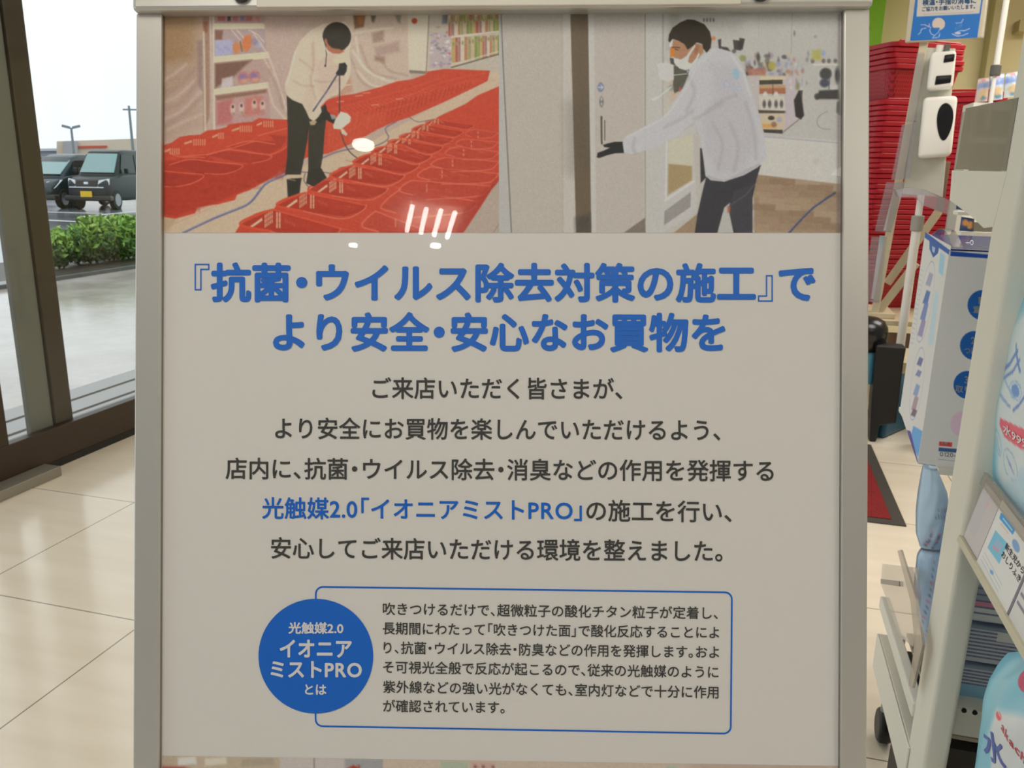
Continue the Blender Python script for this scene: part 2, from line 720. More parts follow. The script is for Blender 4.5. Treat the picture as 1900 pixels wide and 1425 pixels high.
base = SP.w([[0, -1.215]])[0]
sign = thing('sign_stand', (base[0], base[1], 0.0),
             'tall silver framed poster stand with a blue and black Japanese notice under a clear cover', 'sign')
M_alu = mat('satin_aluminium', (210, 208, 202), 0.38, 0.55)
M_aluw = mat('white_plastic', (225, 220, 208), 0.4)
M_dark = mat('dark_plastic', (58, 56, 60), 0.4)


def sbox(x0, y0, x1, y1, h0, h1, mb=None, mi=0):
    mb = mb or MB()
    lo = SP.w([(x0, y0), (x1, y0), (x1, y1), (x0, y1)], h0)
    hi = SP.w([(x0, y0), (x1, y0), (x1, y1), (x0, y1)], h1)
    return mb.hexa(lo, hi, mi)


pl = SP.px([(303, 712), (1558, 712)])
XL, XR = pl[0, 0], pl[1, 0]                       # visible poster edges, metres from the sign's centre
YB = -0.515
tl = SP.px([(273, 25)], 0.006)[0, 1]
tr_ = SP.px([(1590, 16)], 0.006)[0, 1]
YT = (tl + tr_) / 2
xo_l = SP.px([(249.5, 712)], 0.006)[0, 0]
xi_l = SP.px([(297, 712)], 0.006)[0, 0]
xi_r = SP.px([(1563.5, 712)], 0.006)[0, 0]
xo_r = SP.px([(1611.5, 712)], 0.006)[0, 0]
sbox(xo_l, YB, xi_l, YT, -0.014, 0.006).build('side_rail', M_alu, sign, 0.0012)
sbox(xi_r, YB, xo_r, YT, -0.014, 0.006).build('side_rail', M_alu, sign, 0.0012)
sbox(xi_l - 0.001, YB, XL, YT, -0.013, 0.0035).build('inner_lip', mat('dull_aluminium', (150, 146, 138), 0.5, 0.6), sign)
sbox(XR, YB, xi_r + 0.001, YT, -0.013, 0.0035).build('inner_lip', mat('dull_aluminium'), sign)
HT = 0.013
yb_t = (SP.px([(300, 19)], HT)[0, 1] + SP.px([(1500, 10.5)], HT)[0, 1]) / 2
top = sbox(xo_l - 0.0005, yb_t, xo_r + 0.0005, yb_t + 0.052, -0.016, HT).build('top_rail', M_alu, sign, 0.0035, seg=3)
cl = SP.px([(476, 13), (1375, 9)], HT + 0.003)
sbox(cl[0, 0], cl[:, 1].mean(), cl[1, 0], yb_t + 0.046, HT, HT + 0.0035).build('clip_plate', M_aluw, top, 0.0008)
for kx, ky in ((449, -12), (1412, -14)):
    k0 = SP.px([(kx, ky)], HT)[0]
    c0, c1 = SP.w([k0], HT)[0], SP.w([k0], HT + 0.004)[0]
    MB().tube([c0, c1], 0.0078, 24).build('knob', M_dark, top, 0.0006)
sbox(xo_l, YB - 0.025, xo_r, YB, -0.014, 0.008).build('bottom_rail', M_alu, sign, 0.002)
for xk, yk in ((xo_l - 0.0006, 62), (xo_r + 0.0006, 57)):
    q = SP.px([(950, yk)])[0, 1]
    a = SP.w([(xk - 0.0012, q)], -0.003)[0]
    b = SP.w([(xk + 0.0012, q)], -0.003)[0]
    MB().tube([a, b], 0.0042, 14).build('side_screw', M_dark, sign)
# legs: the rails run on to the floor, a hinged back frame props the stand up
mb_feet = []
for x in ((xo_l + xi_l) / 2, (xi_r + xo_r) / 2):
    a = SP.w([(x, YB - 0.026)], -0.004)[0]
    d = SP.w([(x, YB - 1.0)], -0.004)[0] - a
    b = a + d * ((0.012 - a[2]) / d[2])
    MB().tube([a, b], 0.010, 14).build('leg', M_alu, sign)
    MB().tube([b + np.array([0, 0, 0.03]), b - np.array([0, 0, 0.012])], 0.013, 14).build('rubber_foot', M_dark, sign)
    h0 = SP.w([(x, YT - 0.12)], -0.026)[0]
    fwd = np.array([-math.sin(YAW), math.cos(YAW), 0]) * 0.62
    b2 = np.array([h0[0], h0[1], 0.012]) + fwd
    MB().tube([h0, b2], 0.009, 12).build('leg', M_alu, sign)
    MB().tube([b2 + np.array([0, 0, 0.03]), b2 - np.array([0, 0, 0.012])], 0.012, 14).build('rubber_foot', M_dark, sign)
sbox(xo_l + 0.004, YB, xo_r - 0.004, YT, -0.020, -0.0145).build('back_panel', mat('grey_board', (120, 120, 118), 0.6), sign)

# the poster sheet
PAPER = 0.80
PWP = (194, 185, 170)                              # the same for the brighter photo area
PW = (168, 160, 147)                               # how the blank paper reads in the photo
M_paper = mat('poster_paper', linear=(PAPER, PAPER * 0.985, PAPER * 0.96), rough=0.55, spec=0.2)
poster = sbox(XL - 0.003, YB, XR + 0.003, YT + 0.004, -0.002, 0.0).build('poster', M_paper, sign)
poster['label'] = 'white printed poster sheet'


def ink(name, disp, white=PW):
    return mat(name, linear=np.clip(lin(disp) / lin(white) * PAPER, 0.004, 0.85), rough=0.5, spec=0.25)


I_head = ink('blue_headline_ink', (33, 80, 140))
I_blue = ink('blue_ink', (18, 74, 138))
I_body = ink('dark_grey_ink', (50, 47, 41))
I_white = ink('reversed_white', (170, 162, 150))
M_print = print_mat('printed_photo_ink', 0.5, 0.25)


# ---- printed photograph: a worker among rows of red baskets
def paint_baskets():
    c = Canvas(301, 14, 926, 432, 1.0, (182, 156, 134))
    # plastic sheeting on the left
    c.poly([(301, 14), (378, 14), (372, 60), (366, 140), (300, 190)], (150, 116, 80), 0.75, 14)
    c.poly([(301, 40), (350, 40), (345, 110), (301, 130)], (150, 112, 70), 0.5, 12)
    c.poly([(301, 120), (366, 110), (372, 230), (301, 268)], (172, 142, 118), 0.8, 10)
    for a in ([(303, 175), (330, 160), (362, 128)], [(303, 205), (335, 190), (368, 152)], [(305, 235), (340, 212), (375, 180)]):
        c.curve(a, 7, (160, 124, 110), 0.55, 4)
    for a in ([(303, 150), (326, 135), (345, 120)], [(303, 190), (330, 178), (360, 150)], [(304, 222), (338, 205), (372, 170)], [(312, 240), (350, 222), (392, 205)]):
        c.curve(a, 4, (192, 170, 152), 0.7, 3)
    c.poly([(366, 75), (377, 75), (376, 170), (368, 160)], (128, 100, 100), 0.55, 3)
    c.poly([(376, 14), (389, 14), (389, 215), (378, 250)], (150, 112, 90), 0.8, 2)
    c.poly([(377, 40), (386, 40), (385, 60), (379, 62)], (140, 84, 56), 0.8, 2)
    c.line([(378, 60), (381, 245)], 4, (200, 182, 152), 0.8)
    c.line([(389, 14), (396, 240)], 3, (190, 168, 150), 0.9)
    c.line([(396, 14), (398, 240)], 3.2, (205, 186, 160), 0.9)
    # shelf
    c.poly([(398, 26), (492, 26), (492, 44), (398, 44)], (176, 140, 128), 1)
    for x, w, col in ((404, 14, (165, 92, 84)), (422, 6, (70, 58, 62)), (432, 10, (170, 100, 90)), (446, 8, (130, 110, 128)), (456, 12, (172, 100, 84)), (474, 8, (190, 120, 108))):
        c.poly([(x, 26), (x + w, 26), (x + w, 39), (x, 39)], col, 0.9, 1.5)
    c.poly([(396, 43), (491, 43), (491, 53), (396, 54)], (205, 186, 152), 1)
    c.poly([(398, 55), (492, 54), (496, 98), (398, 107)], (170, 145, 135), 1)
    c.poly([(399, 56), (414, 56), (412, 74), (399, 74)], (126, 86, 68), 0.9, 2)
    c.poly([(399, 75), (431, 74), (431, 100), (399, 106)], (168, 162, 182), 1, 1.5)
    for i in range(6):
        c.ell(404 + 5 * i, 88 + (i % 3) * 4, 2.5, 3, (150, 140, 176), 0.6)
    c.ell(439, 89, 7, 11, (196, 122, 74), 0.95, 1.5)
    c.ell(458, 80, 9, 16, (202, 116, 66), 0.95, 1.5, 0.2)
    c.line([(446, 78), (449, 95)], 3, (110, 90, 60), 0.7)
    c.ell(474, 77, 8, 6, (140, 124, 140), 0.8, 2)
    c.ell(481, 84, 5, 5, (160, 160, 178), 0.8, 2)
    for a in ([(430, 56), (445, 74)], [(440, 56), (452, 70)], [(462, 56), (478, 64), (490, 78)]):
        c.line(a, 2, (206, 188, 160), 0.8)
    c.poly([(396, 105), (499, 96), (500, 108), (397, 117)], (208, 188, 154), 1)
    c.poly([(398, 118), (500, 109), (500, 152), (398, 168)], (176, 146, 130), 1)
    c.poly([(399, 118), (468, 111), (455, 122), (430, 146), (404, 160), (399, 164)], (118, 84, 66), 0.95, 3)
    c.poly([(412, 146), (432, 141), (432, 160), (410, 165)], (196, 180, 172), 0.9, 2)
    for x, y in ((451, 144), (472, 142)):
        c.ell(x, y, 11, 12, (180, 116, 104), 0.9, 2)
        c.ell(x - 1, y - 2, 7, 5, (128, 106, 150), 0.8, 2)
        c.ell(x + 2, y + 6, 6, 4, (198, 150, 120), 0.8, 2)
    c.poly([(397, 165), (498, 152), (499, 163), (397, 176)], (208, 188, 154), 1)
    c.poly([(399, 177), (499, 164), (502, 220), (400, 236)], (180, 140, 128), 1)
    c.poly([(400, 178), (495, 166), (495, 172), (402, 186)], (128, 92, 66), 0.8, 2)
    c.poly([(402, 190), (432, 182), (430, 228), (402, 232)], (176, 92, 84), 0.7, 4)
    c.poly([(455, 182), (485, 178), (490, 212), (452, 216)], (190, 96, 78), 0.6, 4)
    for x, y in ((432, 202), (448, 200), (472, 194), (487, 196)):
        c.ell(x, y, 5, 9, (210, 176, 158), 0.8, 2)
        c.ell(x, y - 4, 2.2, 3, (80, 58, 50), 0.9)
        c.ell(x + 1, y + 9, 3, 3, (140, 130, 90), 0.6)
    # falling sheet right of shelf
    c.poly([(492, 14), (560, 14), (535, 200), (505, 225), (498, 90)], (184, 156, 138), 0.85, 8)
    for a in ([(470, 60), (500, 110), (528, 190)], [(488, 105), (512, 150), (532, 205)], [(498, 165), (508, 195), (530, 222)]):
        c.curve(a, 3, (206, 186, 160), 0.75, 2)
    c.curve([(500, 130), (516, 165), (524, 200)], 6, (158, 122, 104), 0.5, 3)
    # behind the worker: sheeting sweeping to the right
    c.poly([(640, 14), (756, 14), (764, 150), (700, 175), (640, 190)], (190, 166, 142), 1, 4)
    c.poly([(655, 26), (678, 26), (675, 50), (658, 54)], (122, 84, 56), 0.95, 2)
    c.ell(669, 36, 6, 10, (160, 104, 60), 0.8, 2)
    c.poly([(688, 26), (698, 26), (694, 42), (690, 40)], (84, 72, 56), 0.8, 2)
    c.poly([(732, 26), (744, 26), (743, 44), (737, 40)], (120, 116, 92), 0.8, 2)
    c.poly([(690, 62), (712, 55), (712, 76), (692, 80)], (150, 118, 98), 0.8, 3)
    c.poly([(694, 88), (740, 76), (742, 96), (700, 104)], (166, 134, 118), 0.8, 4)
    c.poly([(695, 104), (714, 106), (714, 118), (696, 112)], (140, 106, 84), 0.8, 3)
    for a in ([(655, 62), (690, 56), (728, 52)], [(655, 95), (680, 130), (720, 150), (755, 152)], [(660, 70), (672, 120), (712, 146)], [(660, 130), (690, 158), (720, 162)]):
        c.curve(a, 4, (212, 194, 168), 0.7, 2)
    for a in ([(652, 110), (670, 150), (700, 168)], [(668, 84), (690, 132), (735, 146)], [(700, 100), (722, 130), (755, 140)]):
        c.curve(a, 4, (160, 128, 108), 0.45, 2)
    c.poly([(625, 150), (650, 140), (655, 170), (612, 186)], (186, 140, 112), 0.9, 3)
    c.line([(632, 160), (650, 157)], 2, (212, 190, 160), 0.8)
    # white panel and red button, product shelf
    c.poly([(756, 14), (796, 14), (791, 134), (758, 130)], (204, 186, 158), 1, 2)
    c.ell(769, 39, 5.2, 5.2, (168, 66, 44), 1, 1.2)
    c.line([(797, 14), (791, 132)], 2, (132, 116, 98), 0.9)
    c.poly([(759, 130), (791, 132), (790, 137), (760, 136)], (120, 110, 92), 0.9)
    c.poly([(798, 14), (926, 14), (926, 150), (792, 132)], (186, 170, 148), 1)
    c.poly([(800, 60), (838, 60), (836, 128), (796, 126)], (178, 160, 150), 1, 2)
    for k in range(40):
        x, y = rng.uniform(800, 836), rng.uniform(50, 126)
        c.ell(x, y, rng.uniform(1.5, 4), rng.uniform(1, 3), [(140, 128, 150), (170, 110, 100), (210, 200, 190), (120, 110, 120)][k % 4], 0.7, 1.2)
    pal = [(170, 112, 74), (186, 158, 120), (132, 134, 66), (164, 86, 62), (196, 178, 150), (150, 140, 90), (120, 130, 60), (176, 146, 84), (150, 106, 96)]
    for (xa, ya, yb, dy) in ((832, 30, 66, -9), (838, 70, 116, -14), (826, 26, 40, -6)):
        x = xa
        k = 0
        while x < 924:
            w = rng.uniform(4, 7)
            s_ = (x - xa) / 95
            c.poly([(x, ya + dy * s_ * 0.4), (x + w - 0.7, ya + dy * s_ * 0.4), (x + w - 0.7, yb + dy * s_), (x, yb + dy * s_)], pal[(k * 5 + int(ya)) % 9], 0.9, 0.9)
            c.ell(x + w / 2, ya + 12 + dy * s_, 2, 4, pal[(k * 3 + 2) % 9], 0.8)
            k += 1
            x += w
    c.line([(838, 69), (926, 58)], 2.5, (206, 192, 166), 0.9)
    c.line([(836, 121), (924, 96)], 2.5, (196, 180, 150), 0.9)
    c.line([(838, 125), (924, 101)], 2.5, (84, 76, 60), 0.8)
    c.poly([(822, 14), (832, 14), (830, 44), (820, 44)], (92, 88, 104), 0.7, 2)
    c.poly([(832, 130), (926, 102), (926, 168), (905, 150)], (182, 168, 146), 1, 1)
    # aisle
    c.poly([(303, 405), (370, 384), (505, 330), (690, 262), (926, 130), (926, 170), (700, 280), (610, 332), (440, 432), (301, 432)], (194, 168, 136), 1, 1)
    c.line([(303, 424), (404, 380), (500, 332)], 1.6, (200, 132, 104), 0.7)
    c.poly([(301, 404), (330, 406), (310, 430), (301, 430)], (176, 146, 112), 0.7, 3)
    # back block of baskets
    RED, RIM, DK = (190, 68, 45), (216, 104, 74), (158, 50, 34)
    back = [(301, 270), (318, 265), (333, 254), (352, 251), (371, 250), (384, 242), (405, 240), (420, 236), (424, 231), (452, 227), (468, 226), (480, 219), (505, 221), (535, 222), (575, 214), (604, 186), (630, 178), (659, 174), (685, 167),
            (707, 161), (736, 151), (765, 147), (790, 138), (792, 133), (824, 128), (860, 129), (909, 131), (905, 150), (879, 163), (827, 188), (761, 217), (725, 229), (700, 240), (672, 256), (640, 272), (611, 284), (574, 291), (560, 296), (525, 313),
            (497, 334), (463, 353), (440, 361), (436, 371), (405, 379), (366, 384), (362, 396), (325, 406), (301, 402)]
    c.poly(back, RED, 1, 0.9)
    c.poly([(301, 300), (360, 292), (385, 284), (400, 300), (455, 306), (520, 282), (540, 270), (535, 320), (470, 345), (405, 375), (325, 402), (301, 398)], (168, 52, 34), 0.8, 3)
    inner = [[(303, 320), (376, 327), (350, 342), (318, 346), (301, 344)], [(316, 306), (356, 296), (446, 308), (430, 318), (410, 323), (370, 322)], [(384, 288), (420, 279), (502, 288), (488, 300), (465, 303), (440, 301)],
             [(420, 273), (470, 262), (530, 262), (520, 275), (500, 285)], [(500, 250), (533, 252), (530, 262), (510, 262)]]
    for q in inner:
        c.poly(q, DK, 0.65, 1.5)
    for a in ([(301, 317), (340, 321), (378, 325), (362, 338), (330, 346), (303, 346)], [(314, 306), (352, 296), (400, 301), (448, 306), (440, 316), (414, 323), (380, 322)],
              [(340, 290), (384, 286), (440, 272), (472, 262)], [(383, 288), (425, 278), (470, 284), (503, 289), (495, 297), (468, 303)], [(500, 288), (520, 280), (532, 272)], [(420, 273), (460, 262), (500, 266), (510, 268)], [(478, 252), (500, 246), (532, 238)], [(301, 274), (330, 290), (380, 292)]):
        c.curve(a, 1.6, RIM, 0.9)
    for (x, y, w, k) in ((305, 275, 10, 0), (316, 275, 22, 1), (342, 260, 14, 0), (360, 258, 26, 1), (394, 248, 10, 0), (406, 246, 12, 1), (430, 236, 14, 0), (446, 233, 24, 1), (476, 226, 10, 0), (490, 224, 20, 1)):
        if k == 0:
            c.poly([(x, y + 5), (x + w, y), (x + w, y + 4), (x, y + 8)], (206, 160, 122), 0.9, 0.8)
        else:
            for i in range(int(w / 4)):
                for j in range(2):
                    c.line([(x + 4 * i, y + 1 + 6 * j), (x + 4 * i, y + 5 + 6 * j)], 2, (206, 156, 116), 0.8)
    for k in range(34):
        f = k / 34
        x = 612 + 270 * f
        yt = 196 - 52 * f
        yb = 270 - 112 * f
        c.line([(x + rng.uniform(-2, 2), yt + (yb - yt) * 0.35), (x - 8 + 4 * f, yb)], 1.4, (150, 48, 30), 0.55)
        c.line([(x + 5, yt + (yb - yt) * 0.1), (x + 22, yt + (yb - yt) * 0.28)], 1.3, RIM, 0.35)
    for a in ([(612, 222), (680, 205), (760, 176), (830, 150), (900, 136)], [(610, 205), (680, 186), (760, 164), (820, 144)], [(640, 250), (700, 212), (770, 190)]):
        c.curve(a, 1.5, (204, 88, 58), 0.6)
    c.poly([(604, 225), (640, 212), (720, 205), (715, 228), (650, 265), (606, 284)], (198, 82, 52), 0.55, 6)
    for (x, y) in ((625, 189), (660, 178), (674, 173), (735, 184), (690, 195)):
        c.line([(x, y), (x + 12, y - 1)], 2, (222, 170, 130), 0.6)
    # cord and hose on the floor
    c.curve([(340, 432), (365, 420), (400, 404), (440, 388), (458, 380), (470, 370), (482, 354), (492, 342), (508, 333), (530, 324)], 4.2, (104, 100, 124), 0.9)
    c.curve([(340, 430), (400, 402), (456, 379), (480, 353), (492, 340), (528, 323)], 1.3, (160, 158, 176), 0.6)
    c.curve([(558, 319), (575, 320), (600, 320), (618, 322)], 2, (92, 88, 104), 0.8)
    c.curve([(566, 322), (564, 335), (572, 346)], 2, (84, 80, 92), 0.7)
    c.curve([(596, 294), (625, 282), (660, 275), (695, 271), (715, 262), (721, 254), (716, 244), (717, 236), (735, 226)], 2, (104, 90, 100), 0.85)
    c.curve([(632, 246), (640, 268), (651, 284), (664, 294)], 2, (72, 66, 70), 0.9)
    c.curve([(760, 218), (776, 226), (806, 221)], 1.6, (108, 92, 100), 0.8)
    # front block
    front = [(436, 432), (446, 416), (472, 397), (490, 391), (508, 388), (513, 380), (530, 370), (545, 363), (568, 357), (573, 352), (590, 340), (604, 333), (612, 327), (630, 311), (654, 307), (657, 300), (671, 290), (686, 285), (692, 280), (700, 274), (714, 271), (722, 263), (738, 259),
             (743, 253), (761, 246), (766, 239), (786, 231), (804, 222), (820, 213), (840, 204), (865, 192), (886, 177), (905, 169), (926, 160), (926, 334), (911, 352), (896, 380), (879, 402), (868, 420), (859, 432)]
    c.poly(front, RED, 1, 0.9)
    tips = [((446, 417), (506, 389), (632, 424)), ((514, 381), (566, 358), (680, 381)), ((573, 353), (606, 333), (720, 349)), ((613, 327), (653, 307), (751, 325)), ((656, 302), (685, 286), (779, 305)), ((690, 281), (713, 272), (801, 288)), ((721, 264), (737, 259), (822, 272)), ((742, 254), (760, 247), (841, 257)), ((765, 241), (785, 231), (860, 244)), ((790, 228), (806, 222), (880, 232))]
    for k, (t, p, e) in enumerate(tips):
        s_ = 1 - 0.075 * k
        fl_ = (t[0] + 0.30 * (e[0] - t[0]), t[1] + 12 * s_)
        c.poly([t, p, e, (e[0] - 8 * s_, e[1] + 12 * s_), (e[0] - 45 * s_, e[1] + 22 * s_), fl_], (166, 52, 34), 0.9, 1)
        c.poly([(p[0] + 10 * s_, p[1] + 6), (e[0] - 10, e[1]), (e[0] - 30 * s_, e[1] + 14 * s_), (p[0] + 6, p[1] + 22 * s_)], (176, 58, 38), 0.9, 2)
        # slotted end wall, white floor showing through
        c.poly([(t[0] + 18 * s_, t[1] + 3), (t[0] + 40 * s_, t[1] - 13 * s_), (t[0] + 41 * s_, t[1] - 8 * s_), (t[0] + 22 * s_, t[1] + 5)], (208, 180, 142), 0.95, 0.8)
        for i in range(5):
            for j in range(3):
                x = t[0] + (46 + 3.2 * i) * s_
                y = t[1] + (-18 + 8.5 * j - 2.2 * i) * s_
                if y + 5 * s_ > t[1] + (j + 1) * 14 * s_:
                    continue
                c.line([(x, y), (x, y + 5.5 * s_)], 1.9 * s_, (208, 176, 138), 0.9)
        for i in range(2):
            for j in range(3):
                x = t[0] + (68 + 5 * i) * s_
                y = t[1] + (-22 + 10 * j) * s_
                c.line([(x, y), (x, y + 7 * s_)], 3.0 * s_, (208, 176, 138), 0.85)
        for i in range(5):
            c.line([(t[0] + (84 + 4 * i) * s_, t[1] + (-10 + 2 * i) * s_), (t[0] + (84 + 4 * i) * s_, t[1] + (-6 + 2 * i) * s_)], 1.4, (196, 120, 92), 0.5)
        c.curve([fl_, t, ((t[0] + p[0]) / 2 - 4 * s_, (t[1] + p[1]) / 2 - 3 * s_), p], 4.2 * s_, (204, 74, 46), 1)
        c.line([p, e], 3 * s_, (202, 78, 50), 1)
        c.curve([e, (e[0] - 6 * s_, e[1] + 9 * s_), (e[0] - 32 * s_, e[1] + 24 * s_), (e[0] - 62 * s_, e[1] + 26 * s_), fl_], 2.2 * s_, (212, 112, 84), 0.9)
    c2 = [((672, 420), (697, 392), (800, 432)), ((707, 386), (742, 352), (886, 374)), ((741, 354), (764, 335), (910, 345)), ((775, 327), (798, 310), (925, 322)), ((800, 306), (826, 292), (926, 300)), ((826, 285), (848, 272), (926, 282)), ((846, 268), (862, 258), (926, 264)), ((864, 250), (880, 240), (926, 246))]
    for k, (t, p, e) in enumerate(c2):
        s_ = 1 - 0.09 * k
        c.poly([t, p, e, (e[0] - 12, e[1] + 20 * s_), (e[0] - 70 * s_, e[1] + 26 * s_), (t[0] + 40 * s_, t[1] + 12 * s_)], (180, 66, 46), 0.8, 2)
        c.curve([(t[0] + 30 * s_, t[1] + 10 * s_), t, ((t[0] + p[0]) / 2 - 3, (t[1] + p[1]) / 2 - 2), p], 2.6 * s_, (214, 108, 80), 0.9)
        c.line([p, e], 2 * s_, (212, 106, 78), 0.9)
        c.curve([e, (e[0] - 8, e[1] + 14 * s_), (e[0] - 36 * s_, e[1] + 24 * s_), (t[0] + 60 * s_, t[1] + 20 * s_)], 2 * s_, (214, 120, 92), 0.8)
        for j in range(2):
            c.line([(t[0] + 62 * s_, t[1] - 14 * s_ + 8 * j), (t[0] + 62 * s_, t[1] - 8 * s_ + 8 * j)], 2.2, (216, 160, 130), 0.6)
    c.poly([(820, 432), (862, 390), (900, 352), (926, 330), (926, 360), (890, 400), (872, 432)], (160, 52, 38), 0.7, 4)
    c.poly([(926, 336), (911, 354), (880, 402), (860, 432), (926, 432)], (172, 152, 132), 1, 1)
    c.line([(915, 432), (926, 416)], 1.5, (120, 104, 92), 0.6)
    for k in range(150):
        x, y = rng.uniform(620, 924), rng.uniform(250, 430)
        if y > 560 - 0.42 * x and y < 1130 - 0.86 * x + 0.0 and x < 1500 - 1.72 * y + 0:
            c.line([(x, y), (x + rng.uniform(8, 22), y + rng.uniform(2, 5))], 1.2, (212, 116, 88) if k % 2 else (150, 48, 34), 0.35)
    for k in range(60):
        x, y = rng.uniform(305, 525), rng.uniform(285, 392)
        if y > 300 + (525 - x) * 0.06 and y < 395 - (x - 330) * 0.36 + 10:
            for j in range(5):
                c.line([(x + 3 * j, y), (x + 3 * j, y + 5)], 1.3, (140, 42, 28), 0.4)
    # the worker
    c.poly([(532, 176), (546, 186), (561, 193), (580, 221), (574, 232), (570, 262), (563, 300), (558, 324), (529, 324), (533, 290), (534, 240)], (54, 50, 38), 1, 0.8)
    c.poly([(574, 220), (604, 192), (606, 214), (602, 250), (599, 290), (595, 312), (606, 330), (584, 338), (572, 318), (572, 262)], (56, 52, 40), 1, 0.8)
    c.poly([(532, 332), (560, 330), (558, 340), (556, 358), (534, 366)], (48, 44, 36), 1, 0.8)
    c.poly([(572, 316), (596, 312), (606, 330), (582, 346), (568, 340)], (50, 46, 36), 1, 0.8)
    c.line([(532, 332), (548, 335)], 1.6, (170, 150, 120), 0.8)
    jk = [(600, 44), (577, 56), (557, 75), (545, 99), (540, 118), (535, 138), (528, 156), (530, 170), (533, 178), (543, 186), (561, 193), (568, 206), (574, 220), (582, 225), (590, 218), (597, 208), (595, 198), (604, 188), (612, 180), (626, 176), (640, 160), (650, 140), (651, 118), (648, 98), (655, 60), (640, 40)]
    c.poly(jk, (204, 182, 154), 1, 0.9)
    c.poly([(582, 70), (586, 110), (578, 150), (584, 190), (575, 216), (562, 190), (574, 150), (576, 100)], (196, 170, 144), 0.7, 4)
    c.poly([(584, 120), (612, 100), (640, 112), (636, 160), (604, 184), (590, 170)], (196, 166, 144), 0.6, 5)
    for a in ([(580, 80), (582, 120), (577, 150), (586, 186)], [(584, 150), (604, 152), (630, 148)], [(545, 150), (560, 158), (582, 160)], [(556, 110), (572, 122), (580, 130)]):
        c.curve(a, 3.0, (176, 148, 126), 0.6, 2.2)
    c.curve([(548, 96), (540, 130), (532, 158)], 2.2, (216, 198, 172), 0.8, 1)
    c.poly([(597, 60), (606, 48), (612, 80), (626, 96), (608, 92)], (200, 178, 152), 0.9, 1)
    c.poly([(600, 68), (606, 82), (612, 92), (628, 99), (640, 92), (642, 80), (620, 60)], (164, 96, 62), 1, 0.9)
    c.ell(625, 68, 26.5, 27, (50, 44, 34), 1, 0.9)
    c.ell(620, 60, 14, 12, (60, 54, 42), 0.5, 5)
    c.poly([(602, 74), (605, 84), (608, 93), (617, 99), (629, 100), (639, 96), (630, 91), (616, 89), (609, 82), (606, 74)], (170, 104, 72), 1, 1.2)
    c.ell(604.5, 76, 2.6, 5, (160, 96, 66), 0.9, 1)
    c.line([(603, 82), (606, 100), (604, 122)], 1.6, (60, 54, 46), 0.9)
    c.ell(603.5, 122, 1.6, 2, (50, 46, 40), 1)
    c.line([(598, 70), (603, 88), (608, 98)], 1.8, (216, 200, 176), 0.8)
    c.ell(630, 112, 14, 8, (206, 190, 150), 0.7, 3)
    c.poly([(629, 118), (640, 116), (644, 122), (643, 132), (638, 140), (626, 140), (623, 136), (628, 128)], (46, 44, 42), 1, 0.9)
    c.line([(626, 138), (606, 170), (581, 206)], 2.6, (62, 58, 72), 0.95)
    c.line([(608, 166), (596, 186), (588, 196)], 1.2, (150, 146, 160), 0.7)
    c.line([(630, 140), (630, 214)], 2.2, (70, 56, 56), 0.95)
    c.poly([(597, 208), (605, 196), (607, 206), (624, 222), (620, 230), (604, 222), (595, 228), (586, 232), (577, 228), (590, 220)], (44, 42, 34), 1, 0.9)
    c.poly([(574, 226), (584, 222), (588, 226), (584, 232), (576, 232)], (190, 160, 120), 0.9, 1)
    c.poly([(612, 212), (622, 214), (624, 220), (616, 222)], (150, 150, 140), 0.9, 1)
    c.poly([(622, 222), (632, 207), (644, 210), (651, 217), (650, 226), (633, 240), (619, 239), (618, 233)], (212, 194, 168), 1, 0.8)
    c.poly([(632, 238), (638, 240), (645, 249), (642, 252), (634, 248)], (200, 180, 150), 1, 0.8)
    c.noise(2.2, 3)
    c.blur(1)
    c.noise(1.5)
    return c


